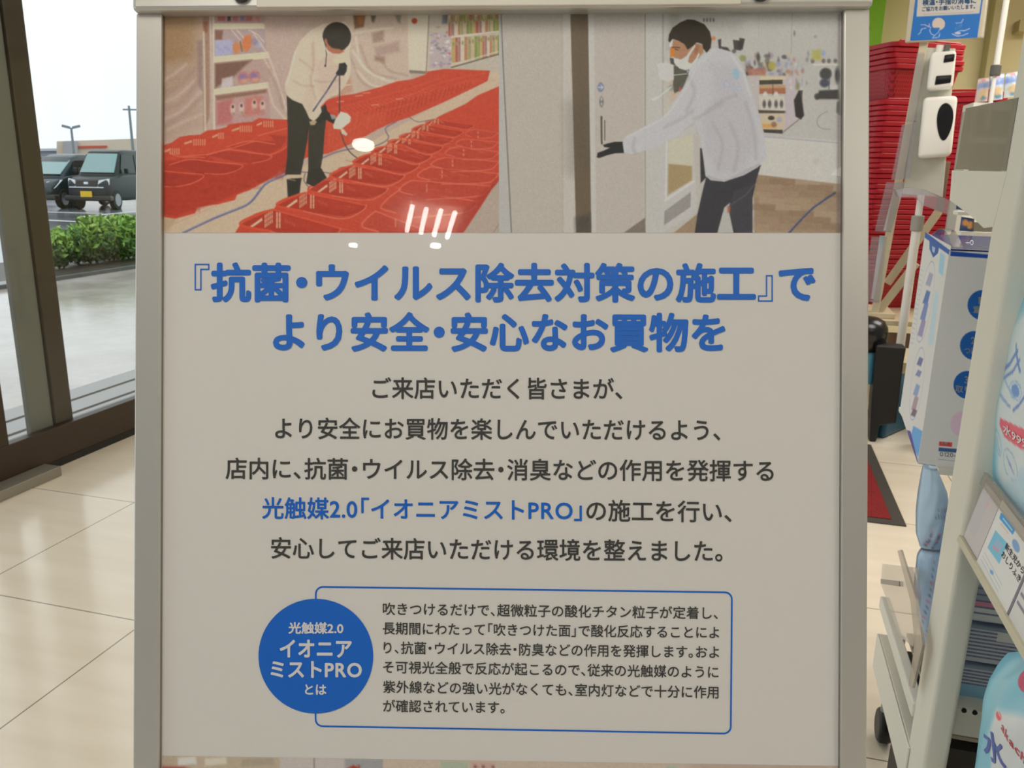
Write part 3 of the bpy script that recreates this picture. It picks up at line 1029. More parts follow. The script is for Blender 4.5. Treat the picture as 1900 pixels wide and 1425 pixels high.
def paint_door():
    c = Canvas(926, 10, 1560, 432, 1.0, (178, 171, 158))
    c.poly([(926, 10), (948, 10), (948, 432), (926, 432)], (176, 168, 156), 1)
    c.poly([(930, 10), (1058, 10), (1070, 432), (950, 432)], (178, 166, 148), 1)
    c.line([(929, 10), (935, 150), (949, 432)], 2.0, (104, 96, 84), 0.9)
    c.line([(1042, 26), (1044, 432)], 1.2, (168, 156, 138), 0.7)
    c.poly([(1045, 26), (1058, 26), (1069, 432), (1046, 432)], (188, 178, 162), 0.8)
    c.poly([(1058, 10), (1091, 10), (1097, 432), (1069, 432)], (104, 88, 68), 1)
    c.poly([(1064, 200), (1092, 200), (1094, 310), (1067, 310)], (92, 80, 64), 0.6, 30)
    c.poly([(1068, 405), (1097, 395), (1097, 432), (1069, 432)], (74, 68, 60), 0.8, 6)
    c.poly([(1091, 10), (1197, 10), (1198, 432), (1098, 432)], (180, 168, 152), 1)
    c.poly([(1091, 10), (1102, 10), (1106, 432), (1098, 432)], (190, 182, 168), 0.8)
    c.line([(1197, 10), (1198, 410)], 1.4, (120, 110, 96), 0.9)
    c.poly([(1198, 10), (1232, 10), (1230, 432), (1198, 432)], (186, 178, 164), 1)
    c.line([(1230, 10), (1230, 260)], 1.2, (118, 110, 88), 0.8)
    c.poly([(1157, 432), (1197, 404), (1198, 432)], (118, 104, 90), 0.9, 1)
    c.ell(1114.5, 162, 6.2, 9, (126, 128, 144), 1)
    c.line([(1110, 162), (1118, 162)], 1.6, (208, 206, 206), 0.9)
    c.line([(1115, 158.5), (1118.5, 162), (1115, 165.5)], 1.4, (208, 206, 206), 0.9)
    c.ell(1116, 189, 4, 10, (116, 112, 108), 1)
    c.ell(1116, 184, 2, 3, (196, 190, 180), 0.8)
    c.ell(1116, 193, 2, 3, (196, 190, 180), 0.6)
    c.line([(1116, 217), (1116.5, 266)], 3.6, (84, 74, 60), 1)
    c.line([(1122, 224), (1122, 260)], 2.0, (100, 90, 76), 1)
    c.line([(1119, 222), (1119, 262)], 1.6, (200, 190, 176), 0.7)
    # bright shop behind
    c.poly([(1232, 10), (1560, 10), (1560, 100), (1380, 120), (1232, 120)], (182, 174, 160), 1, 1)
    c.poly([(1243, 10), (1262, 10), (1262, 40), (1240, 90)], (150, 148, 128), 0.6, 6)
    c.line([(1470, 26), (1468, 100)], 1.2, (150, 144, 134), 0.8)
    c.line([(1408, 26), (1408, 70)], 1, (160, 152, 142), 0.5)
    for x in (1306, 1312, 1318, 1324):
        c.ell(x, 37, 2, 4, (104, 100, 88), 0.8)
    c.ell(1474, 62, 2, 5, (124, 116, 90), 0.8)
    c.ell(1513, 68, 3, 3, (150, 144, 136), 0.8)
    c.poly([(1410, 236), (1560, 250), (1560, 342), (1405, 325)], (190, 182, 168), 1, 1.5)
    c.line([(1405, 250), (1470, 256), (1556, 264)], 2.2, (150, 138, 150), 0.7)
    c.poly([(1410, 150), (1560, 100), (1560, 262), (1405, 250)], (182, 174, 160), 1, 3)
    # goods
    pal = [(92, 82, 92), (156, 140, 150), (104, 96, 80), (186, 172, 140), (70, 64, 72), (150, 150, 160), (120, 112, 120), (160, 120, 90)]
    for k in range(60):
        x, y = rng.uniform(1372, 1466), rng.uniform(98, 142)
        c.ell(x, y, rng.uniform(2, 6), rng.uniform(3, 7), pal[k % 8], 0.75, 1.5)
    c.ell(1432, 122, 7, 8, (168, 154, 72), 0.9, 2)
    c.ell(1378, 108, 6, 6, (130, 140, 70), 0.8, 2)
    c.poly([(1386, 128), (1422, 126), (1420, 142), (1390, 146)], (170, 110, 86), 0.8, 2)
    c.poly([(1385, 140), (1462, 140), (1464, 240), (1410, 246)], (184, 172, 160), 1, 1.5)
    c.poly([(1410, 142), (1458, 142), (1458, 148), (1410, 149)], (204, 184, 144), 0.9)
    c.poly([(1409, 149), (1452, 148), (1452, 156), (1409, 157)], (72, 66, 52), 1, 1)
    c.poly([(1409, 158), (1457, 158), (1459, 174), (1409, 174)], (164, 104, 74), 1, 1)
    c.poly([(1409, 158), (1457, 158), (1457, 163), (1409, 164)], (186, 156, 112), 0.8, 1)
    c.line([(1434, 148), (1434, 176)], 1.2, (80, 66, 50), 0.8)
    for x in (1420, 1440):
        c.ell(x, 176, 4, 6, (208, 204, 200), 0.9, 1.2)
    c.poly([(1408, 178), (1456, 178), (1457, 205), (1410, 205)], (196, 186, 166), 1, 1)
    for x in (1418, 1428, 1440, 1450):
        c.ell(x, 193, 3.2, 7, (78, 70, 68), 0.85, 1.2)
    c.poly([(1407, 204), (1460, 206), (1460, 210), (1408, 210)], (84, 74, 62), 1, 1)
    c.poly([(1412, 211), (1458, 212), (1455, 240), (1414, 240)], (194, 174, 142), 1, 1)
    c.ell(1431, 219, 6, 4, (66, 58, 52), 0.95, 1)
    c.ell(1446, 222, 5, 5, (160, 150, 170), 0.8, 1.5)
    c.poly([(1414, 230), (1442, 230), (1440, 238), (1416, 237)], (206, 142, 66), 0.85, 2)
    c.ell(1436, 231, 5, 5, (128, 96, 86), 0.8, 1.5)
    c.poly([(1416, 240), (1452, 241), (1452, 248), (1418, 246)], (66, 60, 50), 1, 1)
    c.line([(1452, 246), (1482, 222)], 2, (110, 100, 88), 0.8)
    c.poly([(1458, 150), (1478, 140), (1482, 220), (1456, 240)], (186, 170, 166), 0.9, 2)
    for k in range(24):
        x, y = rng.uniform(1462, 1500), rng.uniform(100, 165)
        c.ell(x, y, rng.uniform(1, 3), rng.uniform(2, 5), [(150, 150, 164), (176, 120, 110), (120, 116, 106), (206, 196, 180)][k % 4], 0.6, 1.5)
    c.poly([(1482, 168), (1489, 168), (1488, 186), (1492, 214), (1486, 222), (1476, 216), (1473, 186)], (54, 50, 46), 1, 1.2)
    c.ell(1480, 160, 4, 7, (128, 124, 86), 0.8, 2)
    c.line([(1486, 170), (1490, 196)], 2, (120, 112, 90), 0.6)
    c.line([(1510, 120), (1558, 120)], 3, (206, 196, 176), 0.9)
    for x in (1508, 1528, 1538, 1550):
        c.ell(x, 113, 3.5, 4, (98, 88, 84), 0.85, 1.4)
    c.poly([(1506, 94), (1523, 91), (1524, 112), (1507, 112)], (172, 162, 84), 0.85, 3)
    c.ell(1528, 99, 4, 5, (140, 152, 178), 0.8, 2)
    c.ell(1532, 137, 11, 11, (66, 64, 60), 0.95, 2)
    c.ell(1530, 154, 9, 8, (70, 72, 82), 0.95, 2)
    c.poly([(1520, 168), (1556, 166), (1558, 184), (1514, 184)], (62, 58, 54), 0.95, 2)
    c.ell(1516, 179, 5, 6, (70, 66, 62), 0.9, 1.5)
    c.ell(1554, 140, 5, 14, (60, 58, 58), 0.9, 2)
    c.line([(1540, 130), (1538, 165)], 2, (80, 78, 74), 0.7)
    c.poly([(1540, 158), (1556, 158), (1556, 166), (1542, 166)], (196, 186, 176), 0.8, 1.5)
    c.curve([(1535, 206), (1520, 216), (1516, 228), (1524, 238), (1540, 240)], 1.6, (140, 132, 128), 0.8)
    c.poly([(1553, 190), (1559, 186), (1559, 214), (1552, 208)], (72, 68, 62), 0.8, 2)
    c.poly([(1372, 70), (1382, 72), (1378, 92), (1370, 90)], (64, 58, 54), 0.9, 1)
    # dark gadgets on the counter behind the man's shoulder
    for q in ([(1332, 74), (1338, 72), (1338, 94), (1334, 92)], [(1360, 74), (1380, 76), (1375, 94), (1362, 92)], [(1336, 86), (1350, 88), (1356, 96), (1344, 96)]):
        c.poly(q, (62, 56, 54), 0.9, 1.2)
    c.ell(1362, 95, 4, 4, (90, 84, 82), 0.8)
    c.ell(1324, 71, 4, 4, (196, 120, 70), 0.9, 1.2)
    # window in the door, mirror, wood floor
    c.poly([(1230, 150), (1262, 130), (1262, 255), (1230, 262)], (186, 176, 158), 1, 1)
    c.poly([(1243, 150), (1268, 148), (1266, 180), (1244, 190)], (190, 164, 138), 0.8, 3)
    c.line([(1243, 260), (1284, 252)], 1.4, (132, 122, 130), 0.8)
    c.poly([(1228, 262), (1292, 230), (1294, 400), (1228, 432)], (186, 178, 166), 1, 1)
    c.poly([(1240, 262), (1286, 250), (1284, 334), (1239, 362)], (192, 182, 156), 1, 1)
    c.poly([(1240, 304), (1284, 308), (1284, 334), (1239, 362)], (160, 136, 96), 1, 1.5)
    c.line([(1234, 372), (1288, 336)], 4, (202, 196, 188), 0.9)
    c.line([(1237, 262), (1235, 372)], 2.4, (204, 198, 190), 0.9)
    c.poly([(1233, 392), (1282, 356), (1281, 384), (1232, 418)], (148, 138, 128), 1, 1)
    c.poly([(1286, 250), (1300, 240), (1300, 432), (1230, 432), (1294, 392)], (182, 172, 156), 1, 1)
    c.poly([(1299, 275), (1306, 275), (1310, 330), (1300, 340)], (56, 54, 56), 1, 1)
    c.poly([(1398, 323), (1560, 342), (1560, 432), (1250, 432), (1300, 392), (1330, 432), (1400, 432)], (152, 126, 98), 1, 1)
    wood = [(144, 118, 90), (164, 140, 110), (136, 108, 82), (156, 128, 104), (172, 150, 122)]
    for k in range(9):
        y = 330 + 12 * k
        for j in range(4):
            x = 1400 + 48 * j + (k * 23) % 40 - 20
            c.poly([(x, y), (x + 47, y + 3), (x + 46, y + 14), (x - 1, y + 11)], wood[(k * 3 + j * 2) % 5], 0.55, 1.5)
    c.poly([(1396, 250), (1560, 262), (1560, 341), (1396, 322)], (194, 186, 170), 1, 1)
    c.line([(1400, 252), (1556, 265)], 2, (148, 136, 150), 0.6)
    c.ell(1515, 300, 5, 7, (184, 176, 160), 0.6, 2)
    c.poly([(1555, 26), (1560, 26), (1560, 432), (1552, 432)], (122, 112, 100), 0.5, 2)
    c.curve([(1464, 432), (1482, 412), (1506, 388), (1528, 372), (1549, 358)], 4, (70, 74, 96), 0.95)
    c.curve([(1464, 430), (1482, 410), (1506, 386), (1528, 370)], 1.2, (126, 130, 150), 0.7)

    def z(pts):
        return [(920 + x / 2.714, y / 2.714) for x, y in pts]
    # the man
    c.poly(z([(1060, 890), (1150, 915), (1335, 830), (1312, 905), (1292, 1000), (1292, 1185), (1200, 1185), (1172, 1050), (1180, 1020), (1150, 1045), (1112, 1185), (1000, 1185), (1015, 1080), (1042, 960)]), (58, 56, 58), 1, 0.8)
    c.poly(z([(1200, 960), (1290, 930), (1290, 1175), (1205, 1175), (1175, 1060)]), (70, 68, 70), 0.6, 3)
    c.line(z([(1320, 910), (1260, 980), (1170, 1040)]), 1.6, (108, 104, 100), 0.6)
    c.poly(z([(1165, 1040), (1182, 1040), (1178, 1070), (1165, 1072)]), (176, 96, 66), 0.8, 1)
    c.poly(z([(645, 714), (600, 714), (565, 722), (540, 730), (545, 740), (575, 744), (545, 758), (512, 770), (508, 792), (520, 796), (560, 782), (600, 772), (645, 770)]), (40, 40, 38), 1, 0.8)
    c.poly(z([(895, 330), (960, 340), (968, 380), (940, 450), (900, 470), (890, 440), (895, 400)]), (84, 80, 66), 0.95, 1.2)
    c.ell(1245, 163, 5, 6, (150, 142, 126), 0.8, 1.5)
    c.ell(1262, 166, 3, 4, (176, 84, 76), 0.8, 1.2)
    c.line(z([(895, 378), (960, 372)]), 1.6, (214, 208, 200), 0.8)
    c.line(z([(800, 505), (880, 440)]), 2.4, (196, 204, 192), 0.9)
    c.line(z([(790, 500), (815, 490)]), 4, (206, 202, 196), 0.8)
    c.poly(z([(812, 322), (860, 312), (895, 330), (896, 400), (870, 412), (825, 400)]), (196, 188, 176), 1, 1)
    jk = z([(1100, 238), (1180, 258), (1228, 300), (1258, 370), (1290, 470), (1330, 600), (1362, 740), (1358, 800), (1320, 842), (1250, 882), (1150, 915), (1082, 908), (1055, 885), (1045, 800), (1030, 700), (1000, 610), (900, 690), (830, 730), (760, 755), (680, 778), (645, 766), (638, 720), (650, 692), (690, 668), (760, 630), (850, 580), (905, 500), (950, 430), (985, 370), (1020, 320), (1070, 280)])
    c.poly(jk, (186, 180, 174), 1, 0.9)
    c.poly(z([(1080, 320), (1200, 330), (1260, 480), (1320, 700), (1250, 850), (1120, 880), (1060, 760), (1040, 600), (1100, 480)]), (178, 170, 166), 0.7, 8)
    for a in ([(1060, 560), (1150, 500), (1210, 480)], [(1000, 600), (1060, 570), (1140, 520)], [(850, 640), (930, 600), (990, 560)], [(700, 700), (690, 740), (700, 770)], [(1090, 620), (1140, 720), (1120, 850)], [(1260, 520), (1300, 660), (1310, 800)], [(1180, 620), (1220, 740), (1200, 860)], [(980, 400), (1000, 470), (960, 560)]):
        c.curve(z(a), 4.5, (160, 152, 147), 0.6, 3.5)
    for a in ([(1010, 340), (960, 440), (900, 530), (850, 590)], [(1180, 270), (1240, 360), (1280, 480)], [(660, 690), (760, 640), (840, 600)]):
        c.curve(z(a), 2, (200, 196, 190), 0.7, 1.5)
    c.poly(z([(1060, 880), (1150, 908), (1330, 820), (1322, 838), (1250, 878), (1150, 914), (1080, 906)]), (168, 160, 154), 0.7, 1)
    # back emblem: pale blue lettering and a drop
    c.ell(1365.5, 137, 6.5, 10.5, (146, 172, 196), 0.95, 1, -0.25)
    c.ell(1349, 156, 6, 6.5, (160, 164, 178), 0.9)
    c.ell(1349, 156, 4.4, 5, (182, 176, 172), 1)
    c.line([(1341, 152), (1344, 164)], 1.5, (160, 164, 178), 0.9)
    c.line([(1356, 144), (1362, 158)], 1.4, (166, 168, 182), 0.8)
    for a in ([(1358, 164), (1362, 170), (1364, 163)], [(1366, 164), (1368, 170)], [(1370, 162), (1374, 160), (1375, 168)]):
        c.line(a, 1.4, (150, 172, 190), 0.85)
    c.curve([(1372, 132), (1378, 136), (1376, 142)], 1.4, (168, 176, 190), 0.8)
    # head
    c.poly(z([(888, 200), (920, 205), (985, 236), (1010, 218), (1042, 226), (1046, 262), (1022, 292), (985, 318), (930, 310), (900, 292), (880, 270), (882, 245)]), (168, 122, 90), 1, 0.8)
    c.poly(z([(878, 240), (905, 246), (902, 280), (878, 290)]), (198, 120, 50), 0.95, 1)
    c.poly(z([(876, 200), (892, 200), (888, 236), (874, 236)]), (204, 198, 190), 0.9, 0.8)
    c.poly(z([(876, 292), (900, 294), (905, 330), (880, 320)]), (72, 66, 60), 0.9, 1)
    c.line(z([(888, 238), (925, 240)]), 2, (78, 52, 38), 0.85)
    c.line(z([(902, 248), (918, 252)]), 1.4, (60, 42, 34), 0.9)
    c.poly(z([(868, 205), (872, 175), (890, 140), (930, 112), (965, 97), (1000, 100), (1050, 122), (1078, 160), (1087, 200), (1082, 240), (1062, 266), (1044, 244), (1040, 222), (1012, 213), (992, 232), (966, 250), (950, 222), (920, 205), (890, 196), (876, 214)]), (52, 44, 34), 1, 0.8)
    c.ell(1012 / 2.714 + 920, 250 / 2.714, 4, 9, (150, 98, 70), 0.7, 1.5, 0.3)
    c.poly(z([(895, 290), (932, 300), (960, 282), (982, 250), (1000, 226), (1006, 232), (975, 282), (968, 312), (985, 322), (1006, 296), (1022, 264), (1026, 276), (1012, 306), (990, 336), (962, 356), (925, 345), (898, 318)]), (196, 192, 188), 1, 0.7)
    c.poly(z([(960, 355), (1000, 320), (1030, 290), (1100, 238), (1110, 262), (1040, 320), (975, 380)]), (188, 184, 180), 1, 0.9)
    c.line(z([(955, 356), (972, 352), (966, 378)]), 1.6, (84, 82, 76), 0.8)
    c.poly([(926, 10), (1560, 10), (1560, 34), (926, 40)], (120, 110, 104), 0.10, 8)
    c.noise(1.8, 3)
    c.blur(1)
    c.noise(1.5)
    return c


def paint_strip():
    c = Canvas(301, 1402, 1560, 1800, 3.0, (176, 156, 132))
    c.poly([(301, 1402), (520, 1402), (520, 1800), (301, 1800)], (168, 148, 120), 1)
    for x, w, col in ((330, 34, (205, 196, 178)), (380, 40, (196, 184, 160)), (448, 60, (150, 134, 110))):
        c.poly([(x, 1406), (x + w, 1403), (x + w, 1416), (x, 1420)], col, 0.8, 2)
    c.poly([(520, 1402), (640, 1402), (640, 1800), (520, 1800)], (174, 160, 146), 1)
    c.line([(583, 1402), (583, 1800)], 3, (120, 108, 98), 0.8)
    c.poly([(640, 1402), (710, 1402), (710, 1800), (640, 1800)], (142, 136, 128), 1)
    c.poly([(818, 1405), (868, 1405), (868, 1440), (816, 1440)], (150, 156, 130), 0.9, 3)
    c.poly([(874, 1405), (918, 1406), (918, 1440), (874, 1440)], (176, 140, 122), 0.9, 3)
    for x in (882, 897, 915):
        c.ell(x, 1414, 3, 3, (120, 70, 60), 0.9, 1.5)
    c.poly([(1236, 1408), (1256, 1408), (1256, 1440), (1236, 1440)], (140, 158, 132), 0.9, 2)
    c.poly([(1300, 1402), (1560, 1402), (1560, 1800), (1300, 1800)], (148, 122, 104), 0.7, 30)
    c.poly([(640, 1423), (655, 1414), (664, 1418), (664, 1414), (668, 1414), (668, 1422), (668, 1800), (640, 1800)], (150, 58, 38), 1, 1.5)
    c.poly([(301, 1423), (340, 1423), (400, 1440), (301, 1800)], (140, 34, 40), 0.9, 4)
    c.ell(1190, 1432, 14, 12, (196, 180, 160), 0.9, 2)
    c.ell(1395, 1432, 14, 10, (196, 180, 160), 0.9, 2)
    c.noise(2.0)
    return c


def on_poster(h, hi=None):
    return lambda u, v: SP.w(SP.px(np.stack([u, v], 1), h), h)


pb = paint_baskets().mesh('printed_photo', on_poster(0.0002), PWP, M_print, poster, PAPER)
pb['label'] = 'printed photo of a person in a white jacket spraying rows of red baskets'
pd = paint_door().mesh('printed_photo', on_poster(0.0002), PWP, M_print, poster, PAPER)
pd['label'] = 'printed photo of a masked person in a white jacket wiping a sliding door'


def strip_map(u, v):
    # the strip's upper edge drops a little to the right, as the poster's own horizontal
    return SP.w(SP.px(np.stack([u, v + (u - 302) * 0.0152], 1), 0.0002), 0.0002)


ps = paint_strip()
keep = int((1760 - 1402) / 3)
ps.a, ps.X, ps.Y, ps.h = ps.a[:keep], ps.X[:keep], ps.Y[:keep], keep
ps = ps.mesh('printed_photo', strip_map, (184, 175, 160), M_print, poster, PAPER)
ps['label'] = 'top edge of a third printed photo strip'

# lettering
H1 = spx(0.0004)
mb = MB()
lettering(mb, '『抗菌・ウイルス除去対策の施工』で', 361, 1511, 524, 525, 74.5, H1, 0.034, nrm=SP.ez)
mb.build('headline_text', I_head, poster)
mb = MB()
lettering(mb, 'より安全・安心なお買物を', 509, 1344, 616, 617, 74.5, H1, 0.034, nrm=SP.ez)
mb.build('headline_text', I_head, poster)
body = [('ご来店いただく皆さまが、', 691.5, 1154, 720, 721.5), ('より安全にお買物を楽しんでいただけるよう、', 511, 1336, 794.5, 798),
        ('店内に、抗菌・ウイルス除去・消臭などの作用を発揮する', 419, 1435, 869, 873.5),
        ('安心してご来店いただける環境を整えました。', 503.5, 1340, 1016.5, 1022.5)]
for t, a, b, va, vb in body:
    mb = MB()
    lettering(mb, t, a, b, va, vb, 42.5, H1, 0.013, nrm=SP.ez)
    mb.build('body_text', I_body, poster)
mb = MB()
lettering(mb, '光触媒2.0「イオニアミストPRO」', 487, 1079, 942.5, 946.5, 42.5, H1, 0.016, nrm=SP.ez)
mb.build('body_text', I_blue, poster)['label'] = 'blue body text'
mb = MB()
lettering(mb, 'の施工を行い、', 1088.5, 1357, 947, 949.5, 42.5, H1, 0.013, nrm=SP.ez)
mb.build('body_text', I_body, poster)
small = [('吹きつけるだけで、超微粒子の酸化チタン粒子が定着し、', 710.5, 1331.6, 1129.5, 1137.5), ('長期間にわたって「吹きつけた面」で酸化反応することによ', 710.5, 1334, 1165.5, 1173.5),
         ('り、抗菌・ウイルス除去・防臭などの作用を発揮します。およ', 712, 1334, 1201.5, 1210), ('そ可視光全般で反応が起こるので、従来の光触媒のように', 711, 1333, 1237.5, 1247),
         ('紫外線などの強い光がなくても、室内灯などで十分に作用', 711, 1333, 1274, 1284.5), ('が確認されています。', 711, 936, 1309.5, 1312.5)]
mb = MB()
for t, a, b, va, vb in small:
    lettering(mb, t, a, b, va, vb, 24.6, H1, 0.010, nrm=SP.ez)
mb.build('info_text', I_body, poster)

# info box outline and round badge
def arc_pts():
    P = []
    tl_, tr2, br, bl = (586, 1089), (1358, 1099), (1356, 1361), (585.5, 1347.5)
    r = 13
    def corner(c, a0, a1):
        for k in range(7):
            a = a0 + (a1 - a0) * k / 6
            P.append((c[0] + r * math.cos(a), c[1] + r * math.sin(a)))
    corner((tl_[0] + r, tl_[1] + r), math.pi, 1.5 * math.pi)
    corner((tr2[0] - r, tr2[1] + r), 1.5 * math.pi, 2 * math.pi)
    corner((br[0] - r, br[1] - r), 0, 0.5 * math.pi)
    corner((bl[0] + r, bl[1] - r), 0.5 * math.pi, math.pi)
    return np.array(P)


P = arc_pts()
cen = P.mean(0)
w2 = 1.6
nrm = []
for i in range(len(P)):
    d = P[(i + 1) % len(P)] - P[i - 1]
    d /= np.linalg.norm(d)
    nrm.append((d[1], -d[0]))
nrm = np.array(nrm)
o_, i_ = P + nrm * w2, P - nrm * w2
mb = MB()
n = len(P)
mb.add(np.vstack([spx(0.0003)(o_), spx(0.0003)(i_)]), [(k, (k + 1) % n, n + (k + 1) % n, n + k) for k in range(n)])
mb.build('info_box_outline', I_blue, poster)
th = np.linspace(0, 2 * math.pi, 72, endpoint=False)
mb = MB()
mb.add(spx(0.0005)(np.stack([586 + 106.5 * np.cos(th), 1217.5 + 106.5 * np.sin(th)], 1)), [tuple(range(72))])
badge = mb.build('round_badge', I_blue, poster)
badge['label'] = 'solid blue round badge with white lettering'
mb = MB()
H2 = spx(0.0007)
for t, a, b, v, em in (('光触媒2.0', 536, 636.5, 1165, 22.5), ('イオニア', 520, 652, 1203, 38), ('ミストPRO', 503, 670.5, 1241.5, 36), ('とは', 566.5, 605, 1279, 22)):
    lettering(mb, t, a, b, v, v + 0.5, em, H2, 0.03, nrm=SP.ez)
mb.build('badge_text', I_white, poster)

# clear cover sheet over the poster
M_cover = clear_mat('clear_acrylic_cover', (0.985, 0.985, 0.98), 1.42)
cover = MB()
cover.add(SP.w([(XL, YB), (XR, YB), (XR, YT + 0.003), (XL, YT + 0.003)], 0.0026), [(0, 1, 2, 3)])
cover.build('clear_cover', M_cover, sign)


# ------------------------------------------------------------------ the ceiling lamps mirrored in the cover
def mirror_hit(u, v, z=2.97):
    p = sp([(u, v)], 0.0026)[0]
    d = p - EYE
    d = d - 2 * (d @ SP.ez) * SP.ez
    t = (z - p[2]) / d[2]
    return p + d * t


M_tube = mat('lit_tube', (255, 255, 255), 0.5, emit=(1.0, 0.97, 0.90, 34.0))
M_lens = mat('lit_lens', (255, 255, 255), 0.5, emit=(1.0, 0.95, 0.86, 30.0))
M_whit = mat('lamp_housing_white', (225, 225, 220), 0.5)
tubes = [((765, 383), (755, 428)), ((791, 388), (781, 432)), ((818, 391), (805.5, 436)), ((844, 395), (830, 440))]
ends = [(mirror_hit(*a), mirror_hit(*b)) for a, b in tubes]
cc = np.mean([p for e in ends for p in e], 0)
lamp = thing('ceiling_light', (cc[0], cc[1], 3.0), 'ceiling lamp with four bare tubes mirrored in the poster cover', 'lamp')
print('TUBES', [tuple(np.round(p, 2)) for e in ends for p in e])
for a, b in ends:
    r = np.linalg.norm(b - a) / 45 * 4.6
    MB().tube([a, b], min(r * 0.42, 0.06), 12).build('tube', M_tube, lamp, smooth=True)
lo = np.min([p for e in ends for p in e], 0)
hi = np.max([p for e in ends for p in e], 0)
for (du, dv, rr, lab) in ((674, 269, 0.05, 'small round downlight mirrored above the tubes in the poster cover'), (655.5, 455, 0.026, 'tiny downlight mirrored left of the tubes above the headline'),
                          (808, 456, 0.032, 'tiny downlight mirrored just below the four tubes')):
    dl = mirror_hit(du, dv)
    dn = thing('downlight', (dl[0], dl[1], 3.0), lab, 'lamp', 'downlights mirrored in the poster cover')
    MB().tube([(dl[0], dl[1], 2.999), (dl[0], dl[1], 2.975)], rr * 1.35, 24).build('trim_ring', M_whit, dn)
    MB().tube([(dl[0], dl[1], 2.976), (dl[0], dl[1], 2.965)], rr, 24).build('lens', M_lens, dn)


# ------------------------------------------------------------------ outside the window
def wet_mat(name, c0, c1, rough, scale):
    m = bpy.data.materials.new(name)
    m.use_nodes = True
    nt = m.node_tree
    L = nt.links
    b = nt.nodes['Principled BSDF']
    co = nt.nodes.new('ShaderNodeTexCoord')
    n = nt.nodes.new('ShaderNodeTexNoise')
    n.inputs['Scale'].default_value = scale
    n.inputs['Detail'].default_value = 7
    n.inputs['Roughness'].default_value = 0.65
    L.new(co.outputs['Object'], n.inputs['Vector'])
    r = nt.nodes.new('ShaderNodeValToRGB')
    r.color_ramp.elements[0].position = 0.35
    r.color_ramp.elements[1].position = 0.65
    r.color_ramp.elements[0].color = (*c0, 1)
    r.color_ramp.elements[1].color = (*c1, 1)
    L.new(n.outputs['Fac'], r.inputs[0])
    L.new(r.outputs[0], b.inputs['Base Color'])
    r2 = nt.nodes.new('ShaderNodeMapRange')
    r2.inputs['To Min'].default_value = rough * 0.4
    r2.inputs['To Max'].default_value = rough * 1.7
    L.new(n.outputs['Fac'], r2.inputs['Value'])
    L.new(r2.outputs[0], b.inputs['Roughness'])
    n3 = nt.nodes.new('ShaderNodeTexNoise')
    n3.inputs['Scale'].default_value = scale * 12
    n3.inputs['Detail'].default_value = 3
    L.new(co.outputs['Object'], n3.inputs['Vector'])
    bp = nt.nodes.new('ShaderNodeBump')
    bp.inputs['Strength'].default_value = 0.12
    bp.inputs['Distance'].default_value = 0.01
    L.new(n3.outputs['Fac'], bp.inputs['Height'])
    L.new(bp.outputs[0], b.inputs['Normal'])
    return m


M_pave = wet_mat('wet_concrete', (0.40, 0.35, 0.32), (0.56, 0.51, 0.48), 0.13, 1.4)
M_asph = wet_mat('wet_asphalt', (0.12, 0.13, 0.15), (0.20, 0.21, 0.23), 0.12, 0.6)
struct(MB().box2((-8.0, -6, -0.12), (XW - 0.14, 60, -0.004)), 'pavement', M_pave)
struct(MB().box2((-160, -60, -0.14), (-8.0, 190, -0.02)), 'car_park_ground', M_asph)
# grooved metal threshold just outside the glass
gr = MB()
for k in range(4):
    x1 = XW - 0.18 - 0.20 * k
    gr.box2((x1 - 0.165, -1, -0.003), (x1, 8.0, 0.008))
struct(gr, 'trim_2', mat('threshold_alloy', (152, 150, 150), 0.35, 0.5))
COL.objects['trim_2']['label'] = 'grooved metal threshold strip on the pavement outside the window'
struct(MB().box2((-7.95, 4, -0.01), (-7.72, 30, 0.045)), 'kerb', mat('dark_wet_kerb', (70, 68, 66), 0.25), None, 0.01)
struct(MB().box2((-9.6, 4, -0.03), (-7.95, 30, 0.02)), 'planting_bed', mat('wet_soil', (62, 54, 46), 0.5, noise=0.3, nscale=8))
M_line = mat('road_paint', (230, 232, 235), 0.35)
ln = MB()
for (a, b) in (((80, 393), (190, 396)), ((150, 402), (255, 392)), ((82, 408), (160, 412))):
    p, q = at(*a, Z=-0.018), at(*b, Z=-0.018)
    ln.bar(p, q, 0.14, 0.004, (1, 1, 0))
struct(ln, 'parking_lines', M_line)

# ---- shrubs
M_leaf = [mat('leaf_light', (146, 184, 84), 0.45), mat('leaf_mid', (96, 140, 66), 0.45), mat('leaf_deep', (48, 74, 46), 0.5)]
M_stem = mat('bare_stem', (74, 62, 46), 0.8)


